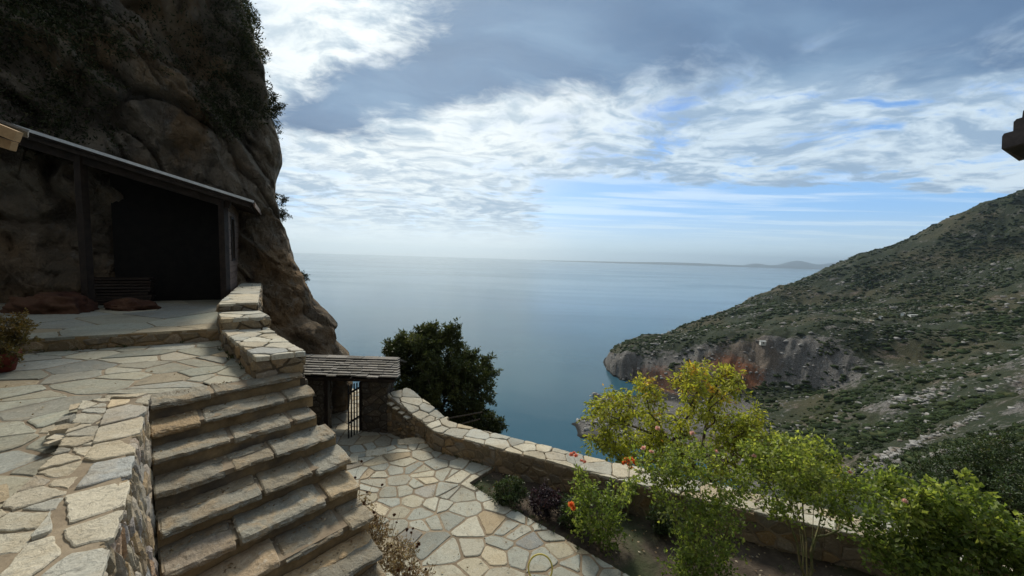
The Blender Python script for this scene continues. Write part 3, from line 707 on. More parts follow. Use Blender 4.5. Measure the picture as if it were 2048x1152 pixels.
# ------------------------------------------------------------------ the rock cliff on the left
def make_cliff():
    m_, t, b = mat('cliff_rock', .95, .12); p = pos(t)
    n1 = t.noise(p, .55, 7, .62, .8); n2 = t.noise(p, 3.2, 6, .65, .5); n3 = t.noise(p, .26, 4, .55, .6); n4 = t.noise(p, 14, 5, .7)
    c = t.mix(t.step(n1, .36, .62), (.165, .142, .115), (.32, .27, .205))
    c = t.mix(t.m('MULTIPLY', t.step(n3, .50, .58), .62), c, (.29, .18, .085))
    c = t.mix(t.m('MULTIPLY', t.step(n2, .56, .72), .6), c, (.20, .19, .17))
    z = t.sep(p)[2]; low = t.step(z, 1.5, -1.5); c = t.mix(t.m('MULTIPLY', low, .55), c, t.mix(t.step(n1, .4, .6), (.22, .175, .12), (.27, .17, .085)))
    c = t.mix(t.m('MULTIPLY', t.step(t.noise(t.vm('MULTIPLY', p, (1, 1, .25)), 1.3, 5, .6), .58, .70), .7), c, (.035, .032, .028))
    v = t.m('ADD', .60, t.m('MULTIPLY', n4, .8)); c = t.mix(1.0, c, t.comb(v, v, v), 'MULTIPLY')
    c = t.mix(t.m('MULTIPLY', t.step(t.noise(t.vm('MULTIPLY', p, (2.2, 2.2, .5)), 1.9, 6, .66), .55, .68), .5), c, (.33, .31, .27))
    t.L(c, b.inputs['Base Color']); pd = t.vm('MULTIPLY', t.vm('ADD', p, t.vm('SCALE', t.noise(p, .9, 4, .6, 0, 'Color'), None, 1.1)), (.9, .9, .55))
    vo = t.n('ShaderNodeTexVoronoi', feature='DISTANCE_TO_EDGE'); t.L(pd, vo.inputs['Vector']); vo.inputs['Scale'].default_value = 1.5
    cr = t.step(vo.outputs['Distance'], 0, .07); rg_ = t.m('ABSOLUTE', t.m('SUBTRACT', t.noise(t.vm('MULTIPLY', p, (1.6, 1.6, .9)), 2.6, 8, .68, .6), .5))
    b.inputs['Specular IOR Level'].default_value = .08
    bump(t, b, t.m('ADD', t.m('ADD', t.m('MULTIPLY', n2, .8), t.m('MULTIPLY', n4, .40)), t.m('ADD', t.m('MULTIPLY', cr, .30), t.m('MULTIPLY', rg_, 2.2))), 1.0, .22)
    # silhouette corner by height (pixel outline of the edge, 13-14 m off)
    prof = [(440, -130), (470, -60), (476, 0), (496, 70), (520, 150), (534, 200), (541, 235), (560, 290), (563, 325), (552, 365), (548, 405), (556, 440), (572, 480), (585, 520), (600, 555), (620, 590), (645, 615), (662, 640), (652, 665), (672, 685), (690, 702), (694, 730), (690, 770), (692, 830), (700, 900), (715, 980), (740, 1100), (760, 1250)]
    corner = []
    for (px, py) in prof:
        Y = 14.2 if py < 480 else 14.2 - min(1, (py - 480) / 420) * 2.4
        q_ = U(px, py, Y); corner.append((q_.z, q_.x, q_.y))
    corner.sort(); cz = [c_[0] for c_ in corner]; cx = [c_[1] for c_ in corner]; cy = [c_[2] for c_ in corner]
    NZ, NS = 420, 520; zz = np.linspace(cz[0] - .5, 13.5, NZ)
    CX, CY = np.interp(zz, cz, cx), np.interp(zz, cz, cy)
    # smoothed base line of the face, hung from the corner
    s = np.linspace(0, 1, NS)
    base = np.array([(-34, -6), (-24, 2.0), (-17.0, 5.8), (-13.2, 8.6), (-11.2, 10.6), (-9.9, 12.6), (-8.9, 13.7), (-8.5, 14.2), (-9.0, 15.2), (-12.0, 18.5), (-22, 30)])
    bt = np.array([0, .12, .30, .46, .58, .68, .76, .81, .86, .93, 1.0])
    X0, Y0 = np.interp(s, bt, base[:, 0]), np.interp(s, bt, base[:, 1])
    ker = np.hanning(23); ker /= ker.sum()
    def sm(a): return np.convolve(np.concatenate([np.full(11, a[0]) - (a[1] - a[0]) * np.arange(11, 0, -1), a, np.full(11, a[-1]) + (a[-1] - a[-2]) * np.arange(1, 12)]), ker, 'valid')
    X0, Y0 = sm(X0), sm(Y0)
    ic = np.argmax(X0 / np.maximum(Y0, .1) * (Y0 > 8) - 9 * (Y0 <= 8))
    wgt = np.exp(-((s - s[ic]) / .20) ** 2)           # how much the face follows the edge outline
    S_, Z_ = np.meshgrid(s, zz, indexing='ij')
    w2 = wgt[:, None]; flow = np.clip((s[:, None] - .3) / .5, 0, 1)
    lean = -.10 * np.clip(Z_ - 1, 0, 20)               # upper face leans back to the left
    X = X0[:, None] + w2 * (CX[None] - X0[ic]) + (1 - w2) * lean
    Yv = Y0[:, None] + w2 * (CY[None] - Y0[ic]) + (1 - w2) * np.clip(Z_ - 2, 0, 20) * .12
    # lower left: rock steps out at the foot of the face
    P = np.stack([X, Yv, Z_], -1)
    # normal (outward = toward +x, -y)
    nx, ny = .74, -.67
    al = (P[..., 0] * .68 + P[..., 1] * .73)
    edge = 1 - .72 * np.exp(-((S_ - s[ic]) / .05) ** 2)
    # great bulging strata that run down to the right
    u1 = al * .70 + P[..., 2] * .72; u2 = al * .72 - P[..., 2] * .70
    q1 = np.stack([u1 / 1.9, u2 / 6.5, al * 0], -1); wv = fbm(P / 3.0, 3, 3)
    q1[..., 0] += wv * .9
    big = 1 - np.abs(vn(q1, 40)) * 1.9
    q2 = np.stack([u1 / .8, u2 / 2.6, al * 0 + 5], -1); q2[..., 0] += wv * 1.5
    mid = 1 - np.abs(vn(q2, 41)) * 1.8
    f1 = 1 - np.abs(fbm(P / .62, 4, 55)) * 2.0
    d = (big * .75 + fbm(P / 2.6, 5, 8) * .8 + mid * .34 + f1 * .20 + ridged(P / .9, 4, 21) * .16 + fbm(P / .25, 3, 88) * .07) * edge
    crack = np.clip(.07 - np.abs(vn(np.stack([u1 / 1.5 + wv, u2 / 4.6, al * 0 + 2], -1), 60)), 0, 1) / .07
    d = d - crack * .42 * edge
    def blocks(q_, seed):
        b0 = np.floor(q_).astype(np.int64); best = np.full(q_.shape[:-1], 9.0); sec = np.full(q_.shape[:-1], 9.0); val = np.zeros(q_.shape[:-1])
        for i_ in (-1, 0, 1):
            for j_ in (-1, 0, 1):
                for k_ in (-1, 0, 1):
                    c = b0 + np.array([i_, j_, k_]); f = np.stack([_h(c[..., 0], c[..., 1], c[..., 2], seed + e) for e in (0, 1, 2)], -1); dd = np.linalg.norm(c + f - q_, axis=-1)
                    m2 = dd < best; sec = np.where(m2, best, np.minimum(sec, dd)); val = np.where(m2, _h(c[..., 0], c[..., 1], c[..., 2], seed + 3), val); best = np.where(m2, dd, best)
        return val - .5, np.clip((sec - best) / .10, 0, 1)
    wq = np.stack([u1, u2, al], -1); wq = wq + np.stack([fbm(P / 1.2 + 4, 3, 201), fbm(P / 1.2 + 8, 3, 202), fbm(P / 1.2, 3, 203)], -1) * .55
    v1, g1 = blocks(wq / np.array([1.0, 2.4, 2.0]), 300); v2, g2 = blocks(wq / np.array([.36, .95, .8]) + 5, 320)
    d = d + (v1 * .42 - (1 - g1) * .10 + v2 * .13 - (1 - g2) * .05) * edge
    # boulder bulges under the shelter's right end
    for (px, py, Y, r, a) in [(500, 470, 12.6, .75, .55), (600, 620, 12.2, 1.35, .55), (640, 650, 12.0, .6, .4), (560, 700, 11.8, 1.0, .5), (655, 705, 11.8, .75, .4)]:
        c_ = np.array(U(px, py, Y)); dist = np.linalg.norm((P - c_) / np.array([1.4, 2.2, 1.0]), axis=-1)
        d = d + a * .8 * np.clip(1 - (dist / r) ** 2, 0, 1) ** .5 * edge
    P[..., 0] += nx * d; P[..., 1] += ny * d; P[..., 2] += fbm(P / 1.7 + 9, 3, 70) * .16
    i = np.arange(NS - 1)[:, None] * NZ + np.arange(NZ - 1)[None]
    fq = np.stack([i, i + NZ, i + NZ + 1, i + 1], -1).reshape(-1); rs = np.random.RandomState(2)
    o = raw_mesh('rock_cliff', P.reshape(-1, 3), fq, 4, m_, None, np.full(len(fq) // 4, .5), rs, True)
    tag(o, 'towering brown rock cliff above the shelter', 'cliff', kind='structure')
    return P, nx, ny, S_, m_
CLIFF, cnx, cny, CS, M_cliff = make_cliff()
def cliff_scrub():
    rs = np.random.RandomState(8); fl = CLIFF.reshape(-1, 3)
    # project vertices to the picture only to find the scrubby ledges seen on the face
    Rm = np.array(MW.to_3x3()); c = fl @ Rm; px = 1024 + F * c[:, 0] / -c[:, 2]; py = 576 - F * c[:, 1] / -c[:, 2]
    ok = (c[:, 2] < -1)
    def reg(cx, cy, rx, ry): return np.clip(1 - (((px - cx) / rx) ** 2 + ((py - cy) / ry) ** 2), 0, 1)
    m_ = reg(80, 110, 210, 170) + reg(460, 205, 80, 80) * .9 + reg(470, 60, 70, 110) * .5 + reg(150, 270, 130, 50) * .6 + reg(330, 90, 130, 80) * .25
    pr = np.where(ok, m_, 0) * (.5 + .9 * (fbm(fl / .8, 3, 19) > -.05)); pr = pr / pr.sum()
    idx = rs.choice(len(fl), 1400, p=pr); P0 = fl[idx]; n = len(P0); k = 16
    B = np.repeat(P0, k, 0) + rs.normal(size=(n * k, 3)) * .13 + np.array([cnx, cny, .2]) * .08
    D = rs.normal(size=(n * k, 3)) + np.array([cnx, cny, .5]) * .9
    o = leaf_mesh('cliff_scrub', B, D, .10 * rs.uniform(.5, 1.5, n * k), .045, rs, L_cliff, None, None)
    tag(o, 'dark scrub clinging to the ledges of the cliff', 'scrub', kind='stuff')
cliff_scrub()
# little bushes that stick out from the cliff edge against the sky
for k, (px, py, Y, r, lab) in enumerate([(500, 28, 14.0, .30, 'wispy bush topmost on the cliff edge'), (522, 108, 14.0, .26, 'small ragged bush on the upper cliff edge below the topmost one'), (545, 212, 14.0, .34, 'round dense bush jutting from the cliff edge against blue cloud'), (552, 258, 14.0, .26, 'trailing bush hanging just below the round dense one'), (558, 402, 13.9, .24, 'thin pale bush on the cliff edge level with the roof end'), (563, 433, 13.9, .20, 'small dark bush under the thin pale one on the cliff edge'), (604, 557, 13.2, .12, 'tiny sprig low on the cliff edge over the sea')]):
    c = U(px, py, Y); b_ = U(px - 26, py + 6, Y + .2)
    plant('cliff_bush', b_, [[b_, b_.lerp(c, .6) + Vector((0, 0, .03))]], [(tuple(c), (r, r, r * 1.15), 30 if r > .3 else 12)], 60 if r > .3 else 40, .075, L_cliff, M_bark, 300 + k, lab, 'bush', 'bushes on the cliff edge', clump=.14, twigs=6, trunk_r=.02, tname='branch', lname='foliage', aspect=.4)
# ================================================================== upper terrace, platform, stairs
ZT, ZP, ZL, ZG = -1.72, -1.50, -4.60, -4.80
E1 = Vector((.86, .51, 0)).normalized(); E2 = Vector((-.51, .86, 0)).normalized()
rng = random.Random(11)
def paving(name, poly, z, size, mats, seed, depth=.5, gap=.035, big=None, tones=None, label=None, th=.010, asp=1.0, merge=.2, tiltf=None, dth=.006, jit=.42):
    mb = MB(); poly = ccw(poly); slab_sheet(mb, poly, z, depth, 0)
    stones(mb, poly, flat(z, tiltf), size, random.Random(seed), gap, asp, th, dth, .09, .008, .010, mi=1, merge=merge, big=big, tones=tones, tilt=.008, jit=jit)
    o = mb.build(name, mats); tag(o, label, kind='structure'); return o
L0 = Vector((-3.87, 3.96, 0)); SD = Vector((.707, -.707, 0)); SE = Vector((.645, .764, 0)).normalized(); TR, RI, SWD = .333, .17, 1.58
R0 = L0 + SE * SWD
up_poly = [tuple((R0 - SD * .30)[:2]), tuple((L0 - SD * .30)[:2]), (-4.05, 3.85), (-3.25, 2.75), (-2.4, 1.3), (-2.4, -2.5), (-13, -2.5), (-13, 2.48), (-9.6, 4.5), (-5.3, 7.05), (-4.95, 6.45), (-3.30, 4.98)]
paving('terrace_paving', up_poly, ZT - .012, .37, [M_mortar, M_pave], 3, 1.2, .028, merge=.30, jit=.55, asp=1.25, label='upper terrace of irregular grey-green flagstones')
pl_poly = [(-13.0, 2.48), (-9.6, 4.5), (-5.3, 7.05), (-5.5, 7.5), (-8.6, 12.9), (-15, 10)]
mb = MB(); pp_ = ccw(pl_poly); slab_sheet(mb, pp_, ZP - .012, .5, 0)
stones(mb, pp_, flat(ZP - .012), .62, random.Random(5), .022, 1.3, .012, .005, .1, .006, .008, mi=1, merge=.25, tilt=.006)
a = Vector((-13.0, 2.48, 0)); b_ = Vector((-5.3, 7.05, 0)); eu = (b_ - a).normalized()
stones(mb, [(0, ZT - .01), ((b_ - a).length, ZT - .01), ((b_ - a).length, ZP - .045), (0, ZP - .045)], plane_f(a, eu, (0, 0, 1), (eu.y, -eu.x, 0)), .17, random.Random(6), .02, 1.7, .02, .015, .05, .006, .02, mi=2)
o = mb.build('shelter_platform', [M_mortar_dark, M_pave, M_rubble]); tag(o, 'low flagged platform one step above the terrace', kind='structure')

def step_slab(mb, o, eu, ev, w_, d, th, rg, tone, mi=1):
    """rough quarried slab: cross-section swept along eu, split front edge"""
    o, eu, ev = Vector(o), Vector(eu), Vector(ev); n = max(5, int(w_ / .022)); sd = rg.random() * 99
    prof = [(0, -th), (0, 0), (d * .25, .003), (d * .48, .003), (d * .68, .002), (d * .84, .001), (d * .93, 0), (d * .985, -.006), (d, -.020), (d + .006, -th * .40), (d - .004, -th * .68), (d - .018, -th * .9), (d - .06, -th)]
    vs = []; m_ = len(prof)
    pts_ = np.array([[(o + eu * (w_ * i / n) + ev * v + Vector((0, 0, z)))[:] for v, z in prof] for i in range(n + 1)])
    nz = fbm(pts_ * 3.6 + sd, 3, 5); nz2 = fbm(pts_ * 15 + sd, 3, 6, .6); nf = ridged(np.stack([pts_[..., 0] * 9, pts_[..., 1] * 9, pts_[..., 2] * 34], -1) + sd, 3, 9)
    lay = vn(np.stack([pts_[..., 0] * 5.5, pts_[..., 1] * 5.5, pts_[..., 2] * 0], -1) + sd, 14)
    sl_ = rg.uniform(-.020, .020); sv = rg.uniform(-.012, .012)
    for i in range(n + 1):
        t = i / n; e_ = min(t, 1 - t) * w_; rnd = max(0, 1 - e_ / .022)
        for j, (v, z) in enumerate(prof):
            fr = max(0, (v / d - .55) / .45) if j > 1 else 0
            p = o + eu * (w_ * t) + ev * (v + (nz[i, j] * .055 + nz2[i, j] * .022) * fr - rnd * .03 * fr)
            p += eu * ((.5 - t) * rnd * .02 + nz2[i, j] * .010)
            top = 1 if 0 < j < 8 else .3
            p.z += z + (nz[i, j] * .026 + nz2[i, j] * .009 + (.008 if lay[i, j] > .15 else 0)) * top + sl_ * (t - .5) * top + sv * (v / d - .5) * top - rnd * .010 * top
            if 8 <= j: p += ev * float((nf[i, j] - .4) * .026)
            if j == 12: p.z += nz[i, j] * .03
            vs.append(p)
    fs = [(i * m_ + j, i * m_ + j + 1, (i + 1) * m_ + j + 1, (i + 1) * m_ + j) for i in range(n) for j in range(m_ - 1)]
    fs += [tuple(range(m_))[::-1], tuple(n * m_ + j for j in range(m_)), ]
    fs += [(i * m_ + m_ - 1, i * m_, (i + 1) * m_, (i + 1) * m_ + m_ - 1) for i in range(n)]
    mb.add(vs, fs, mi, tone)
stairs = empty('stone_staircase', L0 + Vector((0, 0, ZT)))
tag(stairs, 'broad rough stone staircase with thick slab treads climbing to the upper terrace', 'staircase')
for k in range(17):
    rg = random.Random(100 + k); mb = MB(); zt = ZT - RI * k; o = L0 + SD * (TR * k); wd = SWD + rg.uniform(-.07, .07)
    # body with slightly wavy riser
    n = 26; vs = []
    zb = -.62 if k > 0 else -.5
    P_ = np.array([[(o + SE * (wd * i / n))[0], (o + SE * (wd * i / n))[1], zt - h] for i in range(n + 1) for h in (.045, .10, .16, .20)]).reshape(n + 1, 4, 3)
    nn = fbm(P_ * 5, 3, 30 + k)
    for i in range(n + 1):
        for j, h in enumerate((.045, .10, .16, .20)):
            q_ = o + SE * (wd * i / n) + SD * (-.035 + float(nn[i, j]) * .030); vs.append((q_.x, q_.y, zt - h))
        q_ = o + SE * (wd * i / n) - SD * .42; vs.append((q_.x, q_.y, zt - .20)); vs.append((q_.x, q_.y, zt - .046))
    fs = [(i * 6 + j, i * 6 + (j + 1) % 6, (i + 1) * 6 + (j + 1) % 6, (i + 1) * 6 + j) for i in range(n) for j in range(6)]
    fs += [tuple(range(6))[::-1], tuple(n * 6 + j for j in range(6))]
    mb.add(vs, fs, 0)
    u = -.01
    while u < wd - .12:
        w_ = rg.uniform(.34, .85)
        if wd - u - w_ < .22: w_ = wd - u + rg.uniform(-.02, .06)
        th = rg.uniform(.042, .080)
        tn = 1.0 if (k == 5 and .55 < u < 1.2) else rg.random()
        sp = rg.random() < .35
        d = TR + .02 + rg.uniform(-.02, .04)
        if sp:      # a tread pieced from a back stone and a nose stone
            step_slab(mb, o + SE * u - SD * (TR + .02) + Vector((0, 0, zt)), SE, SD, w_ - .018, d * .42, .06, rg, (rg.random(), rg.random(), 0, 1))
            step_slab(mb, o + SE * (u + rg.uniform(-.01, .03)) - SD * (TR + .02 - d * .44) + Vector((0, 0, zt + rg.uniform(-.006, .004))), SE, SD, w_ - .022, d * .56 + .035, th, rg, (tn, rg.random(), 0, 1))
        else:
            step_slab(mb, o + SE * u - SD * (TR + .02) + Vector((0, 0, zt + rg.uniform(-.006, .006))), SE, SD, w_ - .02, d + .03, th, rg, (tn, rg.random(), 0, 1))
        u += w_
    # a bed of mortar between the slabs
    bo = o - SD * (TR + .03); mb.box(bo + SE * wd / 2 + SD * (TR * .5 + .0) + Vector((0, 0, zt - .036)), SE, SD, (0, 0, 1), wd / 2 - .01, TR * .5 + .012, .026, 2)
    ob = mb.build('step', [M_mortar_dark, M_slab, M_mortar], stairs)
# rough masonry that carries the steps on the open side
mb = MB()
for k in range(17):
    o = L0 + SD * (TR * k) + SE * (SWD - .16 - .004 * (k % 3)); zt = ZT - RI * k - .2
    mb.box(o - SD * (TR * .5) + Vector((0, 0, (zt - 5.0) / 2)), SE, SD, (0, 0, 1), .10, TR * .5 + .02 + .002 * (k % 2), (zt + 5.0) / 2, 0)
    dom = [(0, -4.65), (TR, -4.65), (TR, zt + .03), (0, zt + .03)]
    if zt > -4.4:
        stones(mb, dom, plane_f(o - SD * TR + SE * .10, SD, (0, 0, 1), SE), .2, random.Random(k), .02, 1.6, .02, .012, .06, .006, .02, mi=1)
mb.build('side_masonry', [M_mortar_dark, M_rubble], stairs)

# wide broken wall on the near left of the stairs: battered face to the stairs, flat slab top
def stair_wall():
    rg = random.Random(21); mb = MB()
    rt = [Vector(p) for p in ((-3.90, 4.02, -1.60), (-2.90, 2.84, -1.60), (-2.38, 2.26, -1.60), (-2.05, 1.84, -1.60), (-1.2, .85, -1.60), (-.2, -.3, -1.6))]
    lt = [Vector(p) for p in ((-4.42, 3.82, -1.62), (-3.80, 3.16, -1.62), (-3.45, 2.76, -1.62), (-3.16, 2.32, -1.62), (-2.5, 1.1, -1.62), (-1.9, -.3, -1.62))]
    base = [L0 + SD * (TR * k_) for k_ in (-.1, 4.1, 6.5, 8.4, 12.4, 16.5)]
    n = len(rt); sub = 14
    def at(arr, t): i = min(int(t), len(arr) - 2); return arr[i].lerp(arr[i + 1], t - i)
    # mortar core
    vs = []; N = 40
    for i in range(N + 1):
        t = (n - 1) * i / N; a, b, c = at(rt, t), at(lt, t), at(base, t)
        zb = ZT - RI * (-.1 + 16.6 * ((c - L0).length / (TR * 16.5))) - .25
        lo = Vector((c.x, c.y, zb)) + SE * -.0
        w_ = fbm(np.array([[a.x * 3, a.y * 3, 1]]), 2, 3)[0] * .02
        vs += [lo + SE * -.03, a + Vector((0, 0, -.04)) + SE * (-.03 + w_), a + Vector((0, 0, -.002)) + SE * -.05, b + Vector((0, 0, -.012)), b + Vector((0, 0, -.4))]
    fs = [(i * 5 + j, i * 5 + j + 1, (i + 1) * 5 + j + 1, (i + 1) * 5 + j) for i in range(N) for j in range(4)]
    fs += [(0, 1, 2, 3, 4)]
    mb.add(vs, fs, 0)
    # face stones on the battered side; u runs along, v from foot (0) to top (1)
    Ltot = 16.6 * TR
    def ff(u, v, h):
        t = max(0, min(n - 1.001, u / Ltot * (n - 1) * .999)); # parameter along
        a, c = at(rt, t), at(base, t); zb = ZT - RI * (-.1 + 16.6 * ((c - L0).length / (TR * 16.5))) - .25
        lo = Vector((c.x, c.y, zb)); hgt = max(a.z - zb, .05); f_ = v / 3.0
        p = lo.lerp(a, min(1.02, v / hgt) if v < hgt else 1.0) + SE * (h - .03)
        return (p.x, p.y, p.z)
    steps_ = 60
    dom = [(0, 0), (Ltot * .97, 0)]
    topl = []
    for i in range(steps_, -1, -1):
        u = Ltot * .97 * i / steps_; t = u / Ltot * (n - 1) * .999; a, c = at(rt, t), at(base, t)
        zb = ZT - RI * (-.1 + 16.6 * ((c - L0).length / (TR * 16.5))) - .25; topl.append((u, a.z - zb - .01))
    dom += topl
    stones(mb, dom, ff, .15, rg, .012, .75, .022, .020, .035, .008, .025, mi=1, tilt=.10, merge=.1)
    # top: big pale slabs on the right, crumbled small courses on the left
    top = [(p.x, p.y) for p in rt] + [(p.x, p.y) for p in reversed(lt)]
    mid = [a.lerp(b, .58) for a, b in zip(rt, lt)]
    right = ccw([(p.x, p.y) for p in rt] + [(p.x, p.y) for p in reversed(mid)])
    left = ccw([(p.x, p.y) for p in mid] + [(p.x, p.y) for p in reversed(lt)])
    stones(mb, right, flat(-1.60), .40, random.Random(6), .045, 1.1, .004, .006, .04, .006, .008, mi=2, merge=.05, tilt=.015)
    stones(mb, left, flat(-1.62), .24, random.Random(8), .022, 1.7, .004, .006, .030, .007, .008, mi=3, merge=.14, tilt=.02)
    # ragged flakes hanging over the terrace side
    for i in range(7):
        t = rg.uniform(0, n - 1.2); p = at(lt, t) + Vector((rg.uniform(-.10, .06), rg.uniform(-.08, .08), rg.uniform(-.06, .012))); a = rg.uniform(0, 3.1)
        mb.box(p, (math.cos(a), math.sin(a), rg.uniform(-.1, .1)), (-math.sin(a), math.cos(a), rg.uniform(-.2, .2)), (0, 0, 1), rg.uniform(.04, .13), rg.uniform(.03, .07), rg.uniform(.008, .022), 3, (rg.random(), rg.random(), 0, 1), .014, rg)
    o = mb.build('stone_wall', [M_mortar, M_rubble_light, M_walltop, M_walltop])
    tag(o, 'wide crumbling stone wall with big pale slabs on top, along the near side of the stairs', 'wall')
stair_wall()

# walls on the far side of the terrace, stepping up to the shelter
WM = [M_wallmortar, M_rubble, M_cope]
def thick_cope(mb, poly, z, rg, size, th):
    stones(mb, ccw(poly), flat(z), size, rg, .025, 1.1, th, .012, .06, .012, .014, mi=2, tilt=.02, sink=.0)
o = wall_block('parapet_wall', [(-3.38, 4.95), (-2.92, 5.27), (-4.42, 6.80), (-4.95, 6.45)], ZT - .3, -1.47, WM, random.Random(31), size=.20, cope_size=.34, overhang=.05, cth=.05)
tag(o, 'low terrace parapet with pale slab coping ending at the head of the stairs', 'wall', 'stepped parapet walls beside the upper terrace')
o = wall_block('parapet_wall', [(-4.97, 6.47), (-4.40, 6.83), (-5.02, 7.47), (-5.56, 7.15)], -3.6, -1.27, WM, random.Random(32), size=.20, cope_size=.4, overhang=.03, cth=.05)
tag(o, 'short middle block of parapet between the low one and the tall one', 'wall', 'stepped parapet walls beside the upper terrace')
o = wall_block('parapet_wall', [(-5.58, 7.17), (-5.04, 7.49), (-7.86, 11.85), (-8.38, 11.75)], -4.2, -1.10, WM, random.Random(33), size=.17, cope_size=.55, overhang=.03, cth=.035)
tag(o, 'tall flat-topped parapet running back along the plank side of the shelter', 'wall', 'stepped parapet walls beside the upper terrace')
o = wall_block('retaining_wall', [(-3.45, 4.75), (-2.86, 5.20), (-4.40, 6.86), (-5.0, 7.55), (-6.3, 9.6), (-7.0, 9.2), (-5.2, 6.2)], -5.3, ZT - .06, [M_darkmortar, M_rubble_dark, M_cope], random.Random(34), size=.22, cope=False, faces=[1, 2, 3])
tag(o, 'dark rubble retaining wall under the far edge of the upper terrace', 'wall')

# ================================================================== shelter against the cliff
RC = Vector((-7.5, 10.0, 0))
sh = empty('wooden_shelter', RC + Vector((0, 0, ZP))); tag(sh, 'dark open-fronted wooden lean-to shelter built against the cliff', 'shelter')
def S3(a, b, z): return RC + E1 * a + E2 * b + Vector((0, 0, z))
SLP = .28
def roofz(a): return 1.17 + (.6 - a) * SLP
for a in (-.06, -2.6):
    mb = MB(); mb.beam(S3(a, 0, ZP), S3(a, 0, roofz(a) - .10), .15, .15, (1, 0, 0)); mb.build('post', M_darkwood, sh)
mb = MB(); mb.beam(S3(.1, 0, roofz(.1) - .20), S3(-5.4, 0, roofz(-5.4) - .20), .12, .18); mb.build('beam', M_darkwood, sh)
mb = MB()
for i in range(9):
    b_ = -.30 + i * .43; mb.beam(S3(.55, b_, roofz(.55) - .075), S3(-5.3, b_, roofz(-5.3) - .075), .07, .10)
mb.build('rafters', M_darkwood, sh)
mb = MB(); c = [S3(.6, -.4, roofz(.6)), S3(.6, 3.2, roofz(.6)), S3(-5.6, 3.2, roofz(-5.6)), S3(-5.6, -.4, roofz(-5.6))]
mb.add([p + Vector((0, 0, .02)) for p in c] + [p - Vector((0, 0, .025)) for p in c], [(0, 3, 2, 1), (4, 5, 6, 7), (0, 1, 5, 4), (1, 2, 6, 5), (2, 3, 7, 6), (3, 0, 4, 7)]); rf = mb.build('roof', M_darkwood, sh)
mb = MB()
for i in range(18):
    for j in range(9):
        a0 = .62 - i * .34; b0 = -.40 + j * .40
        mb.box(S3(a0 - .17, b0 + .2, roofz(a0 - .17) + .045), E1 + Vector((0, 0, -SLP * .86)), E2, (0, 0, 1), .20, .192, .012, 0, (rng.random(), rng.random(), 0, 1), .004, rng)
mb.build('roof_slates', M_slate, rf)
mb = MB(); mb.beam(S3(.63, -.425, roofz(.63) + .045), S3(-4.55, -.425, roofz(-4.55) + .045), .028, .060); mb.build('flashing', M_metal, rf)
mb = MB(); mb.beam(S3(.64, -.38, roofz(.62) - .04), S3(.64, 3.2, roofz(.62) - .04), .03, .10); mb.build('eave_board', M_plank, rf)
# plank side wall with a narrow opening
mb = MB(); zb = ZP; i = 0; H_ = roofz(0) - .12
while zb < H_ - .02:
    h = min(.165, H_ - zb)
    segs = [(.06, 2.9)] if (zb + h < -.30 or zb > .80) else [(.06, .55), (1.22, 2.9)]
    for (t0, t1) in segs:
        tt = t0
        while tt < t1 - .05:
            L_ = min(rng.uniform(.9, 1.7), t1 - tt)
            if t1 - tt - L_ < .3: L_ = t1 - tt
            mb.box(S3(.02 + rng.uniform(-.004, .004), tt + L_ / 2, zb + h / 2), E2, E1, (0, 0, 1), L_ / 2 - .003, .014, h / 2 - .005, 0, (rng.random(), rng.random(), 0, 1), .002, rng); tt += L_
    zb += h
sw = mb.build('side_wall', M_plank, sh)
mb = MB()
for (t0, t1, z0, z1) in ((.53, .59, -.32, .84), (1.19, 1.25, -.32, .84)): mb.box(S3(.035, (t0 + t1) / 2, (z0 + z1) / 2), E2, E1, (0, 0, 1), (t1 - t0) / 2, .022, (z1 - z0) / 2)
for z in (-.33, .83): mb.box(S3(.037, .89, z), E2, E1, (0, 0, 1), .37, .022, .03)
mb.build('window', M_darkwood, sw)
mb = MB(); q0 = [S3(a, b, z) for b in (1.28, 1.34) for a, z in ((-.02, ZP), (-2.5, ZP), (-2.5, roofz(-2.5) - .06), (-.02, roofz(-.02) - .06))]; mb.add(q0, [(0, 1, 2, 3), (7, 6, 5, 4), (0, 4, 5, 1), (1, 5, 6, 2), (2, 6, 7, 3), (3, 7, 4, 0)]); mb.build('shade_back_wall', M_black, sh)  # black panel set forward, painting the shade of the shelter's interior
# things inside: a pile of planks and rock mounds
t_ = empty('plank_pile', S3(-2.3, .75, ZP)); tag(t_, 'pile of old planks stacked in the dark inside the shelter', 'planks'); 
for k in range(9):
    mb = MB(); mb.box(S3(-2.3 + rng.uniform(-.05, .05), .75, ZP + .05 + k * .075), E1, E2, (0, 0, 1), .6, .16, .028, 0, (rng.random(), .5, 0, 1), .01, rng); mb.build('plank', M_darkwood, t_)
M_redrock = plain('reddish_rock', (.055, .022, .014), (.10, .052, .030), 1.6, .95, .9, (.10, .08, .055), .06)
def boulder(name, c, r, mat_, seed, label, cat='rock', group=None, sub=5, amp=.42):
    import bmesh
    bm = bmesh.new(); bmesh.ops.create_icosphere(bm, subdivisions=sub, radius=1); V = np.array([v.co[:] for v in bm.verts]); F_ = np.array([[v.index for v in f.verts] for f in bm.faces]); bm.free()
    d = ridged(V * 1.3 + seed, 4, seed) * amp + fbm(V * 4 + seed, 3, seed) * amp * .35; V = V * (1 + d[:, None] - amp * .3) * np.array(r); V[:, 2] = np.maximum(V[:, 2], -r[2] * .45)
    rs = np.random.RandomState(seed); o = raw_mesh(name, V, F_.reshape(-1), 3, mat_, None, rs.rand(len(F_)), rs, True); o.location = c; tag(o, label, cat, group); return o
boulder('boulder', tuple(G(110, 622, ZP)), (.75, .5, .42), M_redrock, 3, 'low reddish rock mound at the back of the platform left of the shelter post')
boulder('boulder', tuple(G(262, 618, ZP)), (.5, .35, .22), M_redrock, 5, 'low rust-coloured rock beside the right of the left shelter post')

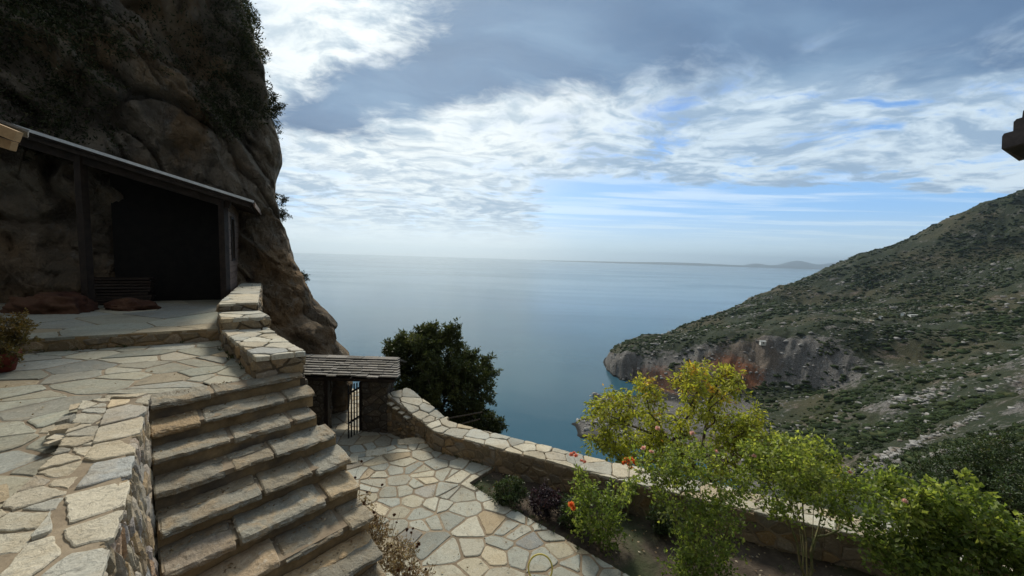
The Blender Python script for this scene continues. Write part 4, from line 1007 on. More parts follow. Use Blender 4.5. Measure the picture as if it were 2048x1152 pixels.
# neighbouring roof corner, top left
rt_ = empty('roof_corner', U(37, 274, 3.2)); tag(rt_, 'corner of a pine-boarded slate roof poking in at the left edge', 'roof')
def fascia(pa, pb, h, th): mb = MB(); mb.beam(pa, pb, th, h); return mb
fascia(U(-160, 195, 3.1), U(37, 274, 3.2), .085, .05).build('fascia_board', M_tanwood, rt_)
fascia(U(-160, 232, 3.16), U(28, 293, 3.24), .075, .05).build('fascia_board', M_tanwood, rt_)
mb = MB()
for i in range(9):
    t = i / 8; p = U(44 - 190 * t, 262 - 70 * t, 3.25 - .1 * t)
    mb.box(p + Vector((-.12, .09, .02)), (.93, .12, -.34), (-.79, .61, .0), (.30, .28, .91), .055, .15, .010, 0, (rng.random(), rng.random(), 0, 1), .003, rng)
mb.build('slates', M_slate, rt_)
wall_block('wall', [(-9.5, -4.0), (-5.15, -4.0), (-5.15, 3.42), (-9.5, 3.42)], ZT - .1, 1.75, [M_wallmortar, M_rubble, M_cope], random.Random(77), rt_, .3, cope=False, faces=[1, 2])  # unseen out-of-frame wall, added to shade the shelter and terrace
mb = MB(); mb.add([(-9.6, -4.2, 1.9), (-4.55, -4.2, .98), (-4.55, 3.2, .98), (-9.6, 3.2, 1.9), (-9.6, -4.2, 2.0), (-4.55, -4.2, 1.08), (-4.55, 3.2, 1.08), (-9.6, 3.2, 2.0)], [(0, 3, 2, 1), (4, 5, 6, 7), (0, 1, 5, 4), (1, 2, 6, 5), (2, 3, 7, 6), (3, 0, 4, 7)]); mb.build('unseen_roof_deck', M_darkwood, rt_)  # unseen roof over that wall, added to help darken the shelter
# tiled roof corner, right edge
rt_ = empty('tiled_roof_corner', U(2040, 280, 4.2)); tag(rt_, 'dark clay-tiled roof corner poking in at the right edge', 'roof')
def prism(pix, Y, dep):
    mb = MB(); n = len(pix); a = [U(x, y, Y) for x, y in pix]; b = [p + Vector(dep) for p in a]
    mb.add(a + b, [tuple(range(n))[::-1], tuple(range(n, 2 * n))] + [(i, (i + 1) % n, n + (i + 1) % n, n + i) for i in range(n)], 0, (rng.random(), .5, 0, 1)); return mb
prism([(2003, 298), (2004, 273), (2008, 267), (2030, 261), (2420, 150), (2420, 181)], 4.2, (.85, .5, .02)).build('tile', M_tile, rt_)
prism([(2026, 266), (2027, 244), (2033, 238), (2425, 122), (2425, 150)], 4.215, (.88, .52, .03)).build('tile', M_tile, rt_)
prism([(2044, 236), (2046, 222), (2052, 216), (2430, 100), (2430, 124)], 4.23, (.88, .52, .03)).build('tile', M_tile, rt_)
prism([(2010, 299), (2012, 292), (2420, 175), (2420, 186)], 4.24, (.8, .4, 0)).build('eave_board', M_darkwood, rt_)
wall_block('wall', [(6.75, 1.2), (9.0, 1.2), (9.0, 4.4), (6.75, 4.4)], -5.2, 1.75, [M_wallmortar, M_rubble, M_cope], random.Random(78), rt_, .3, cope=False, faces=[2, 3])

# ================================================================== lower terrace, landing, gate
low = [(-2.75, 8.80), (-2.03, 9.08), (-1.78, 8.66), (-.27, 7.96), (-.76, 7.34), (1.43, 5.55), (4.4, 3.1), (4.4, -1), (-2.0, -1), (-3.4, 4.2), (-4.6, 6.4), (-4.6, 7.35), (-3.76, 7.96)]
paving('lower_terrace', low, ZL - .012, .315, [M_mortar, M_pave_low], 15, .5, .032, big=[(-.05, 5.05, .33), (1.5, 4.7, .30), (-.55, 6.1, .2)], label='lower terrace of pale irregular flagstones', merge=.26, jit=.55, asp=1.15)
land = [(-3.25, 9.86), (-2.05, 9.02), (-2.65, 8.5), (-4.3, 7.2), (-5.6, 8.0), (-5.4, 9.95)]
paving('gate_landing', land, ZG, .42, [M_mortar, M_pave_low], 17, .4, .03, label='small flagged landing in front of the gate')
mb = MB(); rg = random.Random(4)
for (x0, x1, y, tn) in ((-2.72, -2.06, 8.93, .9), (-3.28, -2.80, 8.36, .45), (-3.74, -3.32, 7.99, .6)):
    step_slab(mb, (x0, y + .10 - .0, ZL + .02), Vector((1, .36 if tn != .9 else .28, 0)).normalized(), Vector((.36, -1, 0)).normalized(), x1 - x0, .30, .18, rg, (tn, .8, 0, 1), 0)
o = mb.build('edge_stones', M_cope); tag(o, 'heavy pale blocks edging the lower terrace by the gate', kind='structure')
path = [(-6.6, 9.97), (-3.3, 9.97), (-3.0, 12.6), (-6.0, 13.5)]
paving('path', path, ZG - .14, .4, [M_mortar, M_cope], 19, 3, .04, label='rough path beyond the gate')
# ground that carries the lower level, falling away outside the walls
mb = MB(); poly = ccw([(-7, 10), (-3, 10.4), (-1.6, 9.55), (6, 6.5), (12, 4), (12, -4), (-6, -4), (-7, 6)]); slab_sheet(mb, poly, ZL - .45, 9)
o = mb.build('ground', M_mortar_dark); tag(o, 'earth bank under the lower terrace', kind='structure')

# gatehouse
gt = empty('gate_shelter', (-4.4, 9.9, -4.9)); tag(gt, 'small stone gateway with a stone-slate roof and dark timber frame', 'gateway')
GY = 9.92
def GB(name, x0, x1, z0, z1, y0, y1, m_, par=gt, seed=1):
    mb = MB(); mb.box(((x0 + x1) / 2, (y0 + y1) / 2, (z0 + z1) / 2), (1, 0, 0), (0, 1, 0), (0, 0, 1), (x1 - x0) / 2, (y1 - y0) / 2, (z1 - z0) / 2); return mb.build(name, m_, par)
GB('post', -4.93, -4.83, -5.0, -3.42, GY - .06, GY + .06, M_darkwood)
GB('post', -3.97, -3.89, -5.0, -3.42, GY - .05, GY + .05, M_darkwood)
GB('lintel', -5.9, -3.05, -3.42, -3.27, GY - .12, GY + .10, M_darkwood)
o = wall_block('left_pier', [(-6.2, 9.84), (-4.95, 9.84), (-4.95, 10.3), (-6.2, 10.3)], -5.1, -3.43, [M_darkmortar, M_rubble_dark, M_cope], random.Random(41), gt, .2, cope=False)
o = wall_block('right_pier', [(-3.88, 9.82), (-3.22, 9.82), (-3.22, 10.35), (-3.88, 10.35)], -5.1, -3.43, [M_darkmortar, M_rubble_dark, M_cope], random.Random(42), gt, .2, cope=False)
mb = MB(); rg = random.Random(9); rows = 8; EY, EZ, RY, RZ = 9.55, -3.235, 10.62, -3.06
mb.add([(-6.1, EY, EZ - .03), (-2.92, EY, EZ - .03), (-3.25, RY, RZ - .03), (-6.1, RY, RZ - .03), (-6.1, RY + .9, RZ - .38), (-3.2, RY + .9, RZ - .38), (-6.1, EY, EZ - .075), (-2.92, EY, EZ - .075), (-3.25, RY, RZ - .075), (-6.1, RY, RZ - .075)], [(0, 1, 2, 3), (3, 2, 5, 4), (6, 9, 8, 7), (0, 6, 7, 1), (1, 7, 8, 2)], 1)
dy_ = Vector((0, RY - EY, RZ - EZ)).normalized(); nz_ = Vector((1, 0, 0)).cross(dy_)
for r in range(rows):
    t = r / (rows - 1) * .93; x1 = -2.86 - .33 * t; x = -6.12 - rg.random() * .1; yc = EY + (RY - EY) * t; zc_ = EZ + (RZ - EZ) * t
    while x < x1 - .04:
        w_ = min(rg.uniform(.16, .46), x1 - x)
        if x1 - x - w_ < .08: w_ = x1 - x
        off = rg.uniform(-.012, .012) + ((rg.choice([0, .05, -.02])) if r == 0 else 0)
        c = Vector((x + w_ / 2, yc, zc_)) + dy_ * (.10 - off) + nz_ * (.020 + .012 + rg.uniform(-.004, .004))
        mb.box(c, Vector((1, rg.uniform(-.02, .02), rg.uniform(-.012, .012))), dy_ + nz_ * -.24, nz_ + dy_ * .24, w_ / 2 - .007, .125 + rg.uniform(0, .01), .013 + rg.uniform(0, .005), 0, (rg.random(), rg.random(), 0, 1), .005, rg)
        x += w_
x = -6.1
while x < -3.25:
    w_ = min(rg.uniform(.3, .6), -3.2 - x); mb.box((x + w_ / 2, RY, RZ + .055 + rg.uniform(-.004, .004)), (1, 0, 0), (0, 1, 0), (0, 0, 1), w_ / 2 - .006, .13, .016, 0, (rg.random(), rg.random(), 0, 1), .006, rg); x += w_
for r in range(5):
    x = -6.1
    while x < -3.25:
        w_ = min(rg.uniform(.2, .45), -3.2 - x); mb.box((x + w_ / 2, RY + .12 + r * .19, RZ + .02 - r * .075), (1, 0, 0), (0, 1, -.30), (0, .30, 1), w_ / 2 - .005, .13, .014, 0, (rg.random(), rg.random(), 0, 1), .005, rg); x += w_
mb.build('roof', [M_slate, M_darkwood], gt)
# iron gate leaf standing open
lf = empty('gate', (-3.95, 9.84, -4.85)); lf.parent = gt; lf.location = Vector((-3.95, 9.84, -4.85)) - gt.location
A = Vector((-3.96, 9.82, 0)); B_ = Vector((-4.06, 9.36, 0))
for k in range(5):
    p = A.lerp(B_, k / 4); mb = MB(); d = (B_ - A).normalized()
    mb.box(p + Vector((0, 0, -4.14 + .02 * k)), d, d.cross(Vector((0, 0, 1))), (0, 0, 1), .020, .008, .70); mb.build('bar', M_blackmetal, lf)
for z in (-3.58, -4.36): mb = MB(); mb.beam(A + Vector((.012, 0, z)), B_ + Vector((.012, 0, z)), .012, .055); mb.build('rail', M_blackmetal, lf)

# sloping side wall and long garden parapet
o = wall_block('side_wall', [(-3.22, 9.84), (-2.03, 9.06), (-1.68, 9.52), (-2.78, 10.32)], [-5.4] * 4, [-3.80, -4.19, -4.19, -3.80], [M_mortar, M_rubble, M_cope], random.Random(44), size=.13, cope_size=.30, cth=.045, overhang=.05)
tag(o, 'short rubble wall sloping down from the gateway to the long garden parapet', 'wall')
mb = MB()
for k in range(4):
    p = Vector((-3.05 + .16 * k, 9.66 - .11 * k, -3.93 - .07 * k)); mb.box(p, (.84, -.54, -.05), (.54, .84, 0), (0, 0, 1), .075, .10 - .014 * k, .018, 0, (rng.random(), .9, 0, 1), .01, rng)
o = mb.build('ledge_slabs', M_cope); tag(o, 'small white slabs stepping down the inner face of the sloping wall by the gate', 'ledge')
IN = [(-1.98, 8.92), (-1.75, 8.65), (-.25, 7.94), (2.05, 6.90), (5.09, 5.72), (6.8, 5.04), (10.5, 3.6)]
nr = Vector((.38, .925)); OUT = [(-1.55, 9.48)] + [(p[0] + nr.x * .60, p[1] + nr.y * .60) for p in IN[1:]]
o = wall_block('garden_parapet', IN + OUT[::-1], [ZL - .5] * 14, [-4.17] * 14, [M_mortar, M_rubble, M_cope], random.Random(45), size=.20, cope_size=.36, cth=.03, overhang=.0)
tag(o, 'long low garden parapet with a crazy-paved pale stone top, overlooking the sea', 'wall')
mb = MB(); a = Vector((-1.55, 9.48, 0)); 
for i in range(len(OUT) - 1):
    a, b_ = Vector(OUT[i] + (0,)), Vector(OUT[i + 1] + (0,)); mb.add([a + Vector((0, 0, ZL - .5)) + Vector((0, -.02, 0)), b_ + Vector((0, -.02, ZL - .5)), b_ + Vector((0, .5, -12)), a + Vector((0, .5, -12))], [(0, 1, 2, 3)], 0)
o = mb.build('bank', M_mortar_dark); tag(o, 'steep rock bank under the garden parapet', kind='structure')

# garden bed
def bed():
    poly = [(-.27, 7.96), (-.76, 7.34), (1.43, 5.55), (4.4, 3.1), (4.4, 0), (11, 0), (10.5, 3.7), (5.09, 5.76), (2.05, 6.94)]
    n = 150; xs = np.linspace(-1, 11, n); ys = np.linspace(0, 8.2, 110); mb = MB(); idx = {}
    X, Y = np.meshgrid(xs, ys, indexing='ij'); Z = ZL - .10 + fbm(np.stack([X * 1.4, Y * 1.4, X * 0], -1), 4, 6) * .07 + fbm(np.stack([X * 9, Y * 9, X * 0], -1), 3, 7) * .025
    vs = np.stack([X, Y, Z], -1).reshape(-1, 3); fs = []
    for i in range(n - 1):
        for j in range(109):
            if inpoly(((xs[i] + xs[i + 1]) / 2, (ys[j] + ys[j + 1]) / 2), [(-.1, 8.1), (-.98, 7.34), (1.25, 5.50), (4.3, 3.0), (4.3, -.2), (11.2, -.2), (10.7, 4.0), (5.2, 6.0), (2.15, 7.15)]): fs.append((i * 110 + j, (i + 1) * 110 + j, (i + 1) * 110 + j + 1, i * 110 + j + 1))
    mb.add(vs, fs); o = mb.build('garden_soil', M_soil, None, True); tag(o, 'bare brown soil of the garden bed', kind='structure')
    rs = np.random.RandomState(3); k = 5200; x = rs.uniform(-.8, 7, k); y = rs.uniform(2, 8, k)
    ok = np.array([inpoly((a, b), poly) for a, b in zip(x, y)]) & (fbm(np.stack([x * 1.3, y * 1.3, x * 0], -1), 3, 55) > .0); x, y = x[ok], y[ok]; k = len(x)
    P = np.repeat(np.stack([x, y, np.full(k, ZL - .09)], -1), 3, 0); P[:, :2] += rs.normal(size=(len(P), 2)) * .03; D = rs.normal(size=(len(P), 3)) * .9; D[:, 2] = np.abs(D[:, 2]) * .5 + .2
    o = leaf_mesh('weeds', P, D, .055 * rs.uniform(.5, 1.5, len(P)), .012, rs, L_box, None); tag(o, 'thin weeds on the garden soil', 'weeds', kind='stuff')
    k = 1500; x = rs.uniform(-.8, 7, k); y = rs.uniform(2, 8, k); ok = np.array([inpoly((a, b), poly) for a, b in zip(x, y)]); x, y = x[ok], y[ok]; P = np.stack([x, y, np.full(len(x), ZL - .065)], -1)
    D = rs.normal(size=(len(P), 3)); D[:, 2] *= .15; o = leaf_mesh('leaf_litter', P, D, .05, .03, rs, L_dry, None); tag(o, 'fallen dry leaves on the garden soil', 'leaves', kind='stuff')
bed()

# yellow hose loop
mb = MB(); c = G(1080, 1152, ZL) + Vector((0, 0, .12)); pts_ = []
for i in range(49):
    a = 2 * math.pi * i / 48; pts_.append(c + Vector((math.cos(a) * .172, math.sin(a) * .08, math.sin(a) * .15)))
mb.tube(pts_, .0125, 8, cap=False); pts_ = [c + Vector((-.172 * math.cos(t * .5), -.05 - t * .25, -.10)) for t in [i / 6 for i in range(9)]]
mb.tube(pts_, .0125, 8)
o = mb.build('garden_hose', M_hose, None, True); tag(o, 'loop of yellow garden hose on the lower terrace paving', 'hose')
#@@PLANTS
def E(px, py, Y, rx, ry, rz, n): return (tuple(U(px, py, Y)), (rx, ry, rz), n)
# dark evergreen tree behind the gate
b_ = U(880, 900, 12.6)
plant('evergreen_tree', b_, [[b_, U(884, 820, 12.6), U(888, 760, 12.5)], [b_, U(860, 830, 12.4), U(835, 760, 12.3)], [b_, U(910, 840, 12.8), U(945, 790, 12.6)]],
      [E(872, 745, 12.5, 1.45, 1.3, 1.35, 120), E(930, 770, 12.6, 1.0, 1.1, 1.25, 70), E(815, 715, 12.3, .75, .8, .85, 45), E(940, 850, 12.6, .85, .9, .75, 50), E(872, 690, 12.5, .65, .6, .55, 30), E(862, 850, 12.3, 1.1, .9, .8, 50), E(795, 705, 12.2, .40, .4, .6, 16), E(985, 855, 12.7, .4, .4, .5, 14), E(825, 800, 12.2, .7, .6, .7, 26), E(868, 662, 12.5, .14, .14, .22, 5), E(844, 668, 12.4, .10, .1, .22, 4), E(905, 668, 12.5, .2, .2, .3, 6), E(975, 745, 12.7, .3, .3, .45, 9)],
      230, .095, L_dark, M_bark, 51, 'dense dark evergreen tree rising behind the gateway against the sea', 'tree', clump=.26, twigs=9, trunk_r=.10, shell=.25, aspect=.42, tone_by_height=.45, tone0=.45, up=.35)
# yellowing tree beyond the parapet
b_ = U(1420, 1060, 11.0) + Vector((0, 0, -1.2))
plant('yellowing_tree', b_, [[b_, U(1412, 960, 11), U(1405, 890, 11), U(1418, 800, 11)], [U(1412, 960, 11), U(1340, 880, 10.8), U(1300, 830, 10.7), U(1290, 770, 10.7)], [U(1405, 920, 11), U(1470, 880, 11.1), U(1490, 840, 11)], [U(1340, 880, 10.8), U(1260, 850, 10.6), U(1215, 830, 10.5)]],
      [E(1410, 760, 11, .95, 1.0, .50, 26), E(1420, 815, 11.1, .9, .9, .45, 20), E(1225, 815, 10.6, .75, .7, .6, 24), E(1285, 785, 10.7, .5, .6, .45, 13), E(1300, 900, 10.7, 1.1, .9, .55, 26), E(1490, 870, 11, 1.0, .8, .85, 50), E(1250, 890, 10.6, .8, .7, .5, 18), E(1330, 850, 10.8, .9, .8, .55, 24), E(1540, 930, 10.8, .7, .7, .5, 20), E(1400, 920, 11, 1.2, .9, .5, 24), E(1205, 870, 10.5, .35, .4, .4, 7), E(1380, 728, 11, .25, .2, .12, 3), E(1455, 745, 11, .3, .3, .3, 7), E(1600, 940, 10.6, .8, .7, .4, 16), E(1570, 895, 10.8, .6, .6, .4, 14), E(1650, 930, 10.6, .5, .5, .3, 10)],
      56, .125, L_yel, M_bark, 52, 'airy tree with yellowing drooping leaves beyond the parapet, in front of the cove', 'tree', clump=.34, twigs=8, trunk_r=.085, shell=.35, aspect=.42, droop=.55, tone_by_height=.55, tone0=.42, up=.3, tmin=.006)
# big dark bush to the right, beyond the parapet
b_ = U(1960, 1060, 11.5)
plant('dark_bush', b_, [[b_, U(1960, 1000, 11.4), U(1960, 950, 11.4)], [b_, U(1900, 990, 11.2), U(1880, 960, 11.2)]],
      [E(1960, 950, 11.5, 1.6, 1.2, .85, 110), E(2060, 930, 12, 1.5, 1.2, 1.0, 90), E(1860, 985, 11, .9, .9, .5, 40), E(1950, 1010, 11, 1.5, 1.0, .6, 60), E(2080, 1000, 10, 1.2, .9, .7, 40)],
      110, .09, L_box, M_bark, 53, 'big dark green bush beyond the parapet at the right edge', 'bush', clump=.28, twigs=8, trunk_r=.09, shell=.3, aspect=.4, tone_by_height=.4, tone0=.35)
# small clipped shrubs at the foot of the parapet
for (px, py, r, L_, lab, sd) in [(1018, 1010, (.30, .28, .24), L_box, 'small green shrub nearest the paving corner in the garden bed', 61), (1092, 1030, (.30, .28, .25), L_purple, 'small dark purple-leaved shrub between two green ones', 62), (1142, 1058, (.26, .26, .28), L_box, 'small dark green shrub beside the purple one', 63), (1328, 1062, (.27, .25, .22), L_box, 'lone small grey-green shrub at the foot of the parapet behind the roses', 64)]:
    b_ = G(px, py, ZL - .1); c = b_ + Vector((0, 0, r[2] * 1.05))
    plant('garden_shrub', b_, [[b_, b_.lerp(c, .5)]], [(tuple(c), r, 62)], 50, .045, L_, M_bark, sd, lab, 'shrub', 'small shrubs in the garden bed', clump=.085, twigs=6, trunk_r=.015, tname='stem', lname='foliage', aspect=.55, shell=.3, tone_by_height=.35, tone0=.45)
# rose bushes
def canes(b_, tops, rs_, lean=.5):
    out = []
    for t in tops:
        m_ = b_.lerp(t, .5); m_ = Vector((b_.x + (t.x - b_.x) * .38, b_.y + (t.y - b_.y) * .38, b_.z + (t.z - b_.z) * .55)); o_ = b_ + Vector((rs_.uniform(-.06, .06), rs_.uniform(-.06, .06), 0)); out.append([o_, m_, t])
    return out
rr2 = random.Random(7)
def rose(base, tops, blobs, leafn, ls, lm, seed, label, flowers=(), clump=.13, twigs=6, shell=.3, tone0=.5, thin=.006, asp=.62):
    r = plant('rose_bush', base, canes(base, tops, rr2), blobs, leafn, ls, lm, M_cane, seed, label, 'rose bush', 'rose bushes in the garden bed', clump=clump, twigs=twigs, trunk_r=.018, tmin=.0028, shell=shell, aspect=asp, tname='canes', lname='foliage', tone_by_height=.35, tone0=tone0, up=.15)
    for i, (c, rad, m_) in enumerate(flowers): blossom(r, tuple(c), rad * 1.3, m_, seed * 10 + i)
    return r
b_ = G(1205, 1095, ZL - .1); Y = b_.y
rose(b_, [U(1148, 915, Y), U(1168, 930, Y), U(1200, 980, Y), U(1240, 985, Y), U(1165, 1010, Y - .1)], [E(1195, 1030, Y, .42, .36, .40, 44), E(1170, 985, Y, .22, .2, .2, 12), E(1235, 985, Y, .2, .2, .18, 9), E(1215, 1070, Y, .35, .3, .22, 22), E(1155, 945, Y, .05, .05, .16, 3)], 26, .062, L_lime, 71,
     'rose bush with orange blooms nearest the paving, tall stems rising over the parapet', [(U(1143, 910, Y), .042, L_coral), (U(1152, 912, Y), .038, L_coral), (U(1148, 906, Y), .03, L_coral), (U(1163, 922, Y), .03, L_coral), (U(1170, 924, Y), .03, L_coral), (U(1143, 1010, Y - .15), .055, L_orange), (U(1147, 1018, Y - .15), .045, L_orange)])
b_ = G(1258, 1030, ZL - .1); Y = b_.y
rose(b_, [U(1260, 935, Y), U(1256, 940, Y)], [E(1258, 985, Y, .12, .12, .22, 8), E(1268, 965, Y, .14, .12, .06, 4)], 18, .062, L_lime, 72, 'slender rose with one big orange flower cluster against the parapet top',
     [(U(1258 + dx_, 922 + dy2, Y + dd), .040, L_orange) for dx_, dy2, dd in ((0, 0, 0), (-9, 2, 0), (9, 1, .02), (-5, -4, .03), (5, -4, -.02), (12, 5, 0), (-12, 5, .02), (0, 8, -.02), (3, 14, 0))])
b_ = G(1425, 1178, ZL - .1); Y = b_.y
rose(b_, [U(1330, 960, Y + .4), U(1390, 930, Y + .3), U(1440, 940, Y), U(1470, 1000, Y), U(1310, 885, Y + .6), U(1385, 880, Y + .5), U(1287, 905, Y + .6)],
     [E(1415, 1075, Y, .52, .45, .50, 90), E(1400, 1140, Y - .1, .5, .4, .35, 60), E(1350, 1000, Y + .2, .38, .3, .25, 26), E(1450, 1020, Y, .32, .3, .3, 26), E(1310, 930, Y + .5, .45, .4, .22, 22), E(1390, 930, Y + .4, .55, .4, .38, 52), E(1320, 960, Y + .5, .28, .3, .2, 13), E(1480, 960, Y + .2, .30, .3, .25, 14)], 23, .060, L_rose, 73,
     'largest dense green rose bush with a few pale pink blooms on long canes', [(U(1315, 858, Y + .6), .045, L_pink), (U(1385, 868, Y + .5), .045, L_pink), (U(1287, 897, Y + .6), .045, L_pink), (U(1303, 904, Y + .6), .036, L_pink), (U(1432, 903, Y + .4), .03, L_pink)], clump=.14)
b_ = G(1612, 1165, ZL - .1); Y = b_.y
rose(b_, [U(1560, 900, Y), U(1600, 930, Y), U(1640, 920, Y), U(1690, 950, Y), U(1530, 960, Y), U(1575, 990, Y + .1), U(1655, 1000, Y)],
     [E(1580, 935, Y, .55, .45, .38, 62), E(1640, 985, Y, .50, .4, .35, 52), E(1520, 905, Y + .1, .35, .3, .25, 20), E(1700, 985, Y + .1, .35, .3, .25, 22), E(1560, 1010, Y, .35, .3, .2, 20), E(1700, 1050, Y, .2, .2, .15, 6), E(1490, 960, Y + .1, .3, .3, .25, 12), E(1620, 900, Y + .2, .5, .3, .2, 26), E(1730, 960, Y + .1, .3, .3, .2, 12)], 23, .062, L_rose, 74,
     'tall open rose bush with bare upright canes at its foot and foliage above the parapet', [(U(1508, 912, Y), .03, L_pink), (U(1700, 945, Y), .03, L_pink)], clump=.14, tone0=.6)
b_ = G(1850, 1300, ZL - .1); Y = b_.y + .25
rose(b_, [U(1780, 970, Y), U(1840, 960, Y), U(1900, 990, Y), U(1800, 1060, Y), U(1740, 1000, Y + .2)],
     [E(1800, 1010, Y, .48, .4, .40, 60), E(1870, 1060, Y, .50, .4, .40, 60), E(1760, 1080, Y, .25, .25, .18, 16), E(1830, 1130, Y - .1, .5, .35, .3, 50)], 30, .062, L_lime, 75,
     'leafy large-leaved bush left of the rightmost one, hiding the parapet', [(U(1810, 1003, Y - .3), .03, L_pink)], clump=.16, tone0=.5, asp=.72)
b_ = G(1990, 1300, ZL - .1); Y = b_.y
rose(b_, [U(1950, 1000, Y), U(2000, 1020, Y), U(2050, 1030, Y), U(1930, 1060, Y)],
     [E(1960, 1060, Y, .50, .4, .38, 60), E(2040, 1080, Y, .45, .4, .38, 52), E(1980, 1150, Y - .2, .6, .35, .3, 50), E(1915, 985, Y, .22, .2, .22, 12)], 30, .066, L_lime, 76,
     'rightmost large-leaved bush at the bottom right corner', (), clump=.16, tone0=.5, asp=.72)
# dried flowers beside the stairs
sp = [(-2.75, 6.00, .95), (-2.45, 5.72, .80), (-2.20, 5.50, .95), (-1.98, 5.22, .85), (-1.72, 4.98, 1.0), (-1.45, 4.78, .85), (-1.25, 4.50, 1.0), (-1.02, 4.35, .8)]
names = ['farthest', 'second farthest', 'third farthest', 'fourth farthest', 'fourth nearest', 'third nearest', 'second nearest', 'nearest']
for k, (x, y, h) in enumerate(sp):
    b_ = Vector((x, y, ZL)); rg = random.Random(80 + k); tops = [b_ + Vector((rg.uniform(-.16, .30), rg.uniform(-.22, .18), h * rg.uniform(.75, 1.15))) for _ in range(7)]
    r = plant('dried_plant', b_, [[b_ + Vector((rg.uniform(-.05, .05), rg.uniform(-.05, .05), 0)), b_.lerp(t, .5) + Vector((0, 0, .06)), t] for t in tops], [((x + .02, y, ZL + h * .55), (.22, .22, h * .40), 36)],
          24, .036, L_dry, M_dry, 90 + k, 'withered brown plant with seed heads beside the stairs, %s from the viewer' % names[k] if 'nearest' not in names[k] and names[k] != 'nearest' else 'withered brown plant with seed heads beside the stairs, %s to the viewer' % names[k], 'dried plant', 'dried plants beside the stairs', clump=.085, twigs=5, trunk_r=.008, tmin=.0022, tname='stems', lname='leaves', aspect=.7, shell=.1)
    for i, t in enumerate(tops[:4]): blossom(r, tuple(t), .024 + .008 * (i % 2), L_head, 900 + k * 10 + i, 'seed_head')
# potted bush at the left edge
b_ = G(2, 742, ZT); pt = empty('flower_pot', b_); tag(pt, 'round red clay pot at the left edge of the terrace', 'pot')
mb = MB(); v = []; f = []; K = 24; prof = [(.001, 0), (.12, 0), (.17, .20), (.19, .21), (.19, .25), (.165, .25), (.15, .20), (.001, .20)]
for r_, z in prof:
    for j in range(K): a = 2 * math.pi * j / K; v.append((b_.x + r_ * math.cos(a), b_.y + r_ * math.sin(a), b_.z + z))
for i in range(len(prof) - 1):
    for j in range(K): f.append((i * K + j, i * K + (j + 1) % K, (i + 1) * K + (j + 1) % K, (i + 1) * K + j))
mb.add(v, f); mb.build('body', M_pot, pt, True)
c = b_ + Vector((-.10, .1, .50))
plant('potted_bush', b_ + Vector((0, 0, .2)), [[b_ + Vector((0, 0, .2)), b_ + Vector((0, .02, .4))]], [(tuple(c), (.27, .30, .24), 80), (tuple(b_ + Vector((.12, -.05, .2))), (.18, .18, .16), 18)], 60, .035, L_pot, M_bark, 97, 'rounded olive-brown bush growing in the red pot at the left edge', 'bush', clump=.085, twigs=6, trunk_r=.02, tname='stem', lname='foliage', aspect=.5, shell=.4, tone_by_height=.3)

# dirt, weeds and dry leaves caught on the stones
def litter():
    rs = np.random.RandomState(44); P = []
    for k in range(17):                                     # along the back of every tread and at the wall foot
        n = 34; u = rs.uniform(.02, SWD - .05, n); v = TR * (k - 1) + .02 + np.abs(rs.normal(size=n)) * .05
        for a, b in zip(u, v):
            q_ = L0 + SE * float(a) + SD * float(b + .02); P.append((q_.x, q_.y, ZT - RI * k + .014))
    n = 320; P += [(x, y, ZL + .012) for x, y in zip(rs.uniform(-3.6, 1.2, n), rs.uniform(3, 8.8, n)) if inpoly((x, y), low)]
    n = 160; P += [(x, y, ZT + .010) for x, y in zip(rs.uniform(-9, -3, n), rs.uniform(1, 6.8, n)) if inpoly((x, y), up_poly)]
    P = np.array(P); D = rs.normal(size=(len(P), 3)); D[:, 2] *= .25
    o = leaf_mesh('leaf_litter', P, D, .030 * rs.uniform(.5, 1.5, len(P)), .018, rs, L_dry, None); tag(o, 'dry leaves and crumbs scattered on the steps and paving', 'leaves', kind='stuff')
    W_ = []
    for a, b, z, n in (((-.27, 7.92), (-1.75, 8.6), ZL, 16), ((-.7, 7.3), (1.43, 5.5), ZL, 40), ((-2.8, 5.9), (-1.0, 4.2), ZL, 30), ((-5.3, 7.0), (-9.6, 4.45), ZT, 22), ((-3.4, 4.95), (-4.95, 6.4), ZT, 14)):
        for i in range(n):
            t = rs.rand(); c = np.array([a[0] + (b[0] - a[0]) * t + rs.normal() * .04, a[1] + (b[1] - a[1]) * t + rs.normal() * .04, z])
            W_ += [c + rs.normal(size=3) * np.array([.012, .012, 0]) for _ in range(9)]
    W_ = np.array(W_); D = rs.normal(size=(len(W_), 3)) * .6; D[:, 2] = .8
    o = leaf_mesh('weeds', W_, D, .055 * rs.uniform(.5, 1.5, len(W_)), .010, rs, L_box, None); tag(o, 'small weeds growing in the joints at the wall feet', 'weeds', kind='stuff')
litter()
# thin pole rail behind the parapet
mb = MB(); mb.beam(U(862, 843, 10.6), U(965, 824, 11.2), .03, .03); mb.beam(U(870, 862, 10.6), U(960, 838, 11.2), .03, .03); mb.beam(U(868, 835, 10.65), U(868, 905, 10.65), .05, .05, (1, 0, 0))
o = mb.build('pole_rail', M_bark); tag(o, 'thin wooden pole rail between the parapet and the evergreen tree', 'railing')
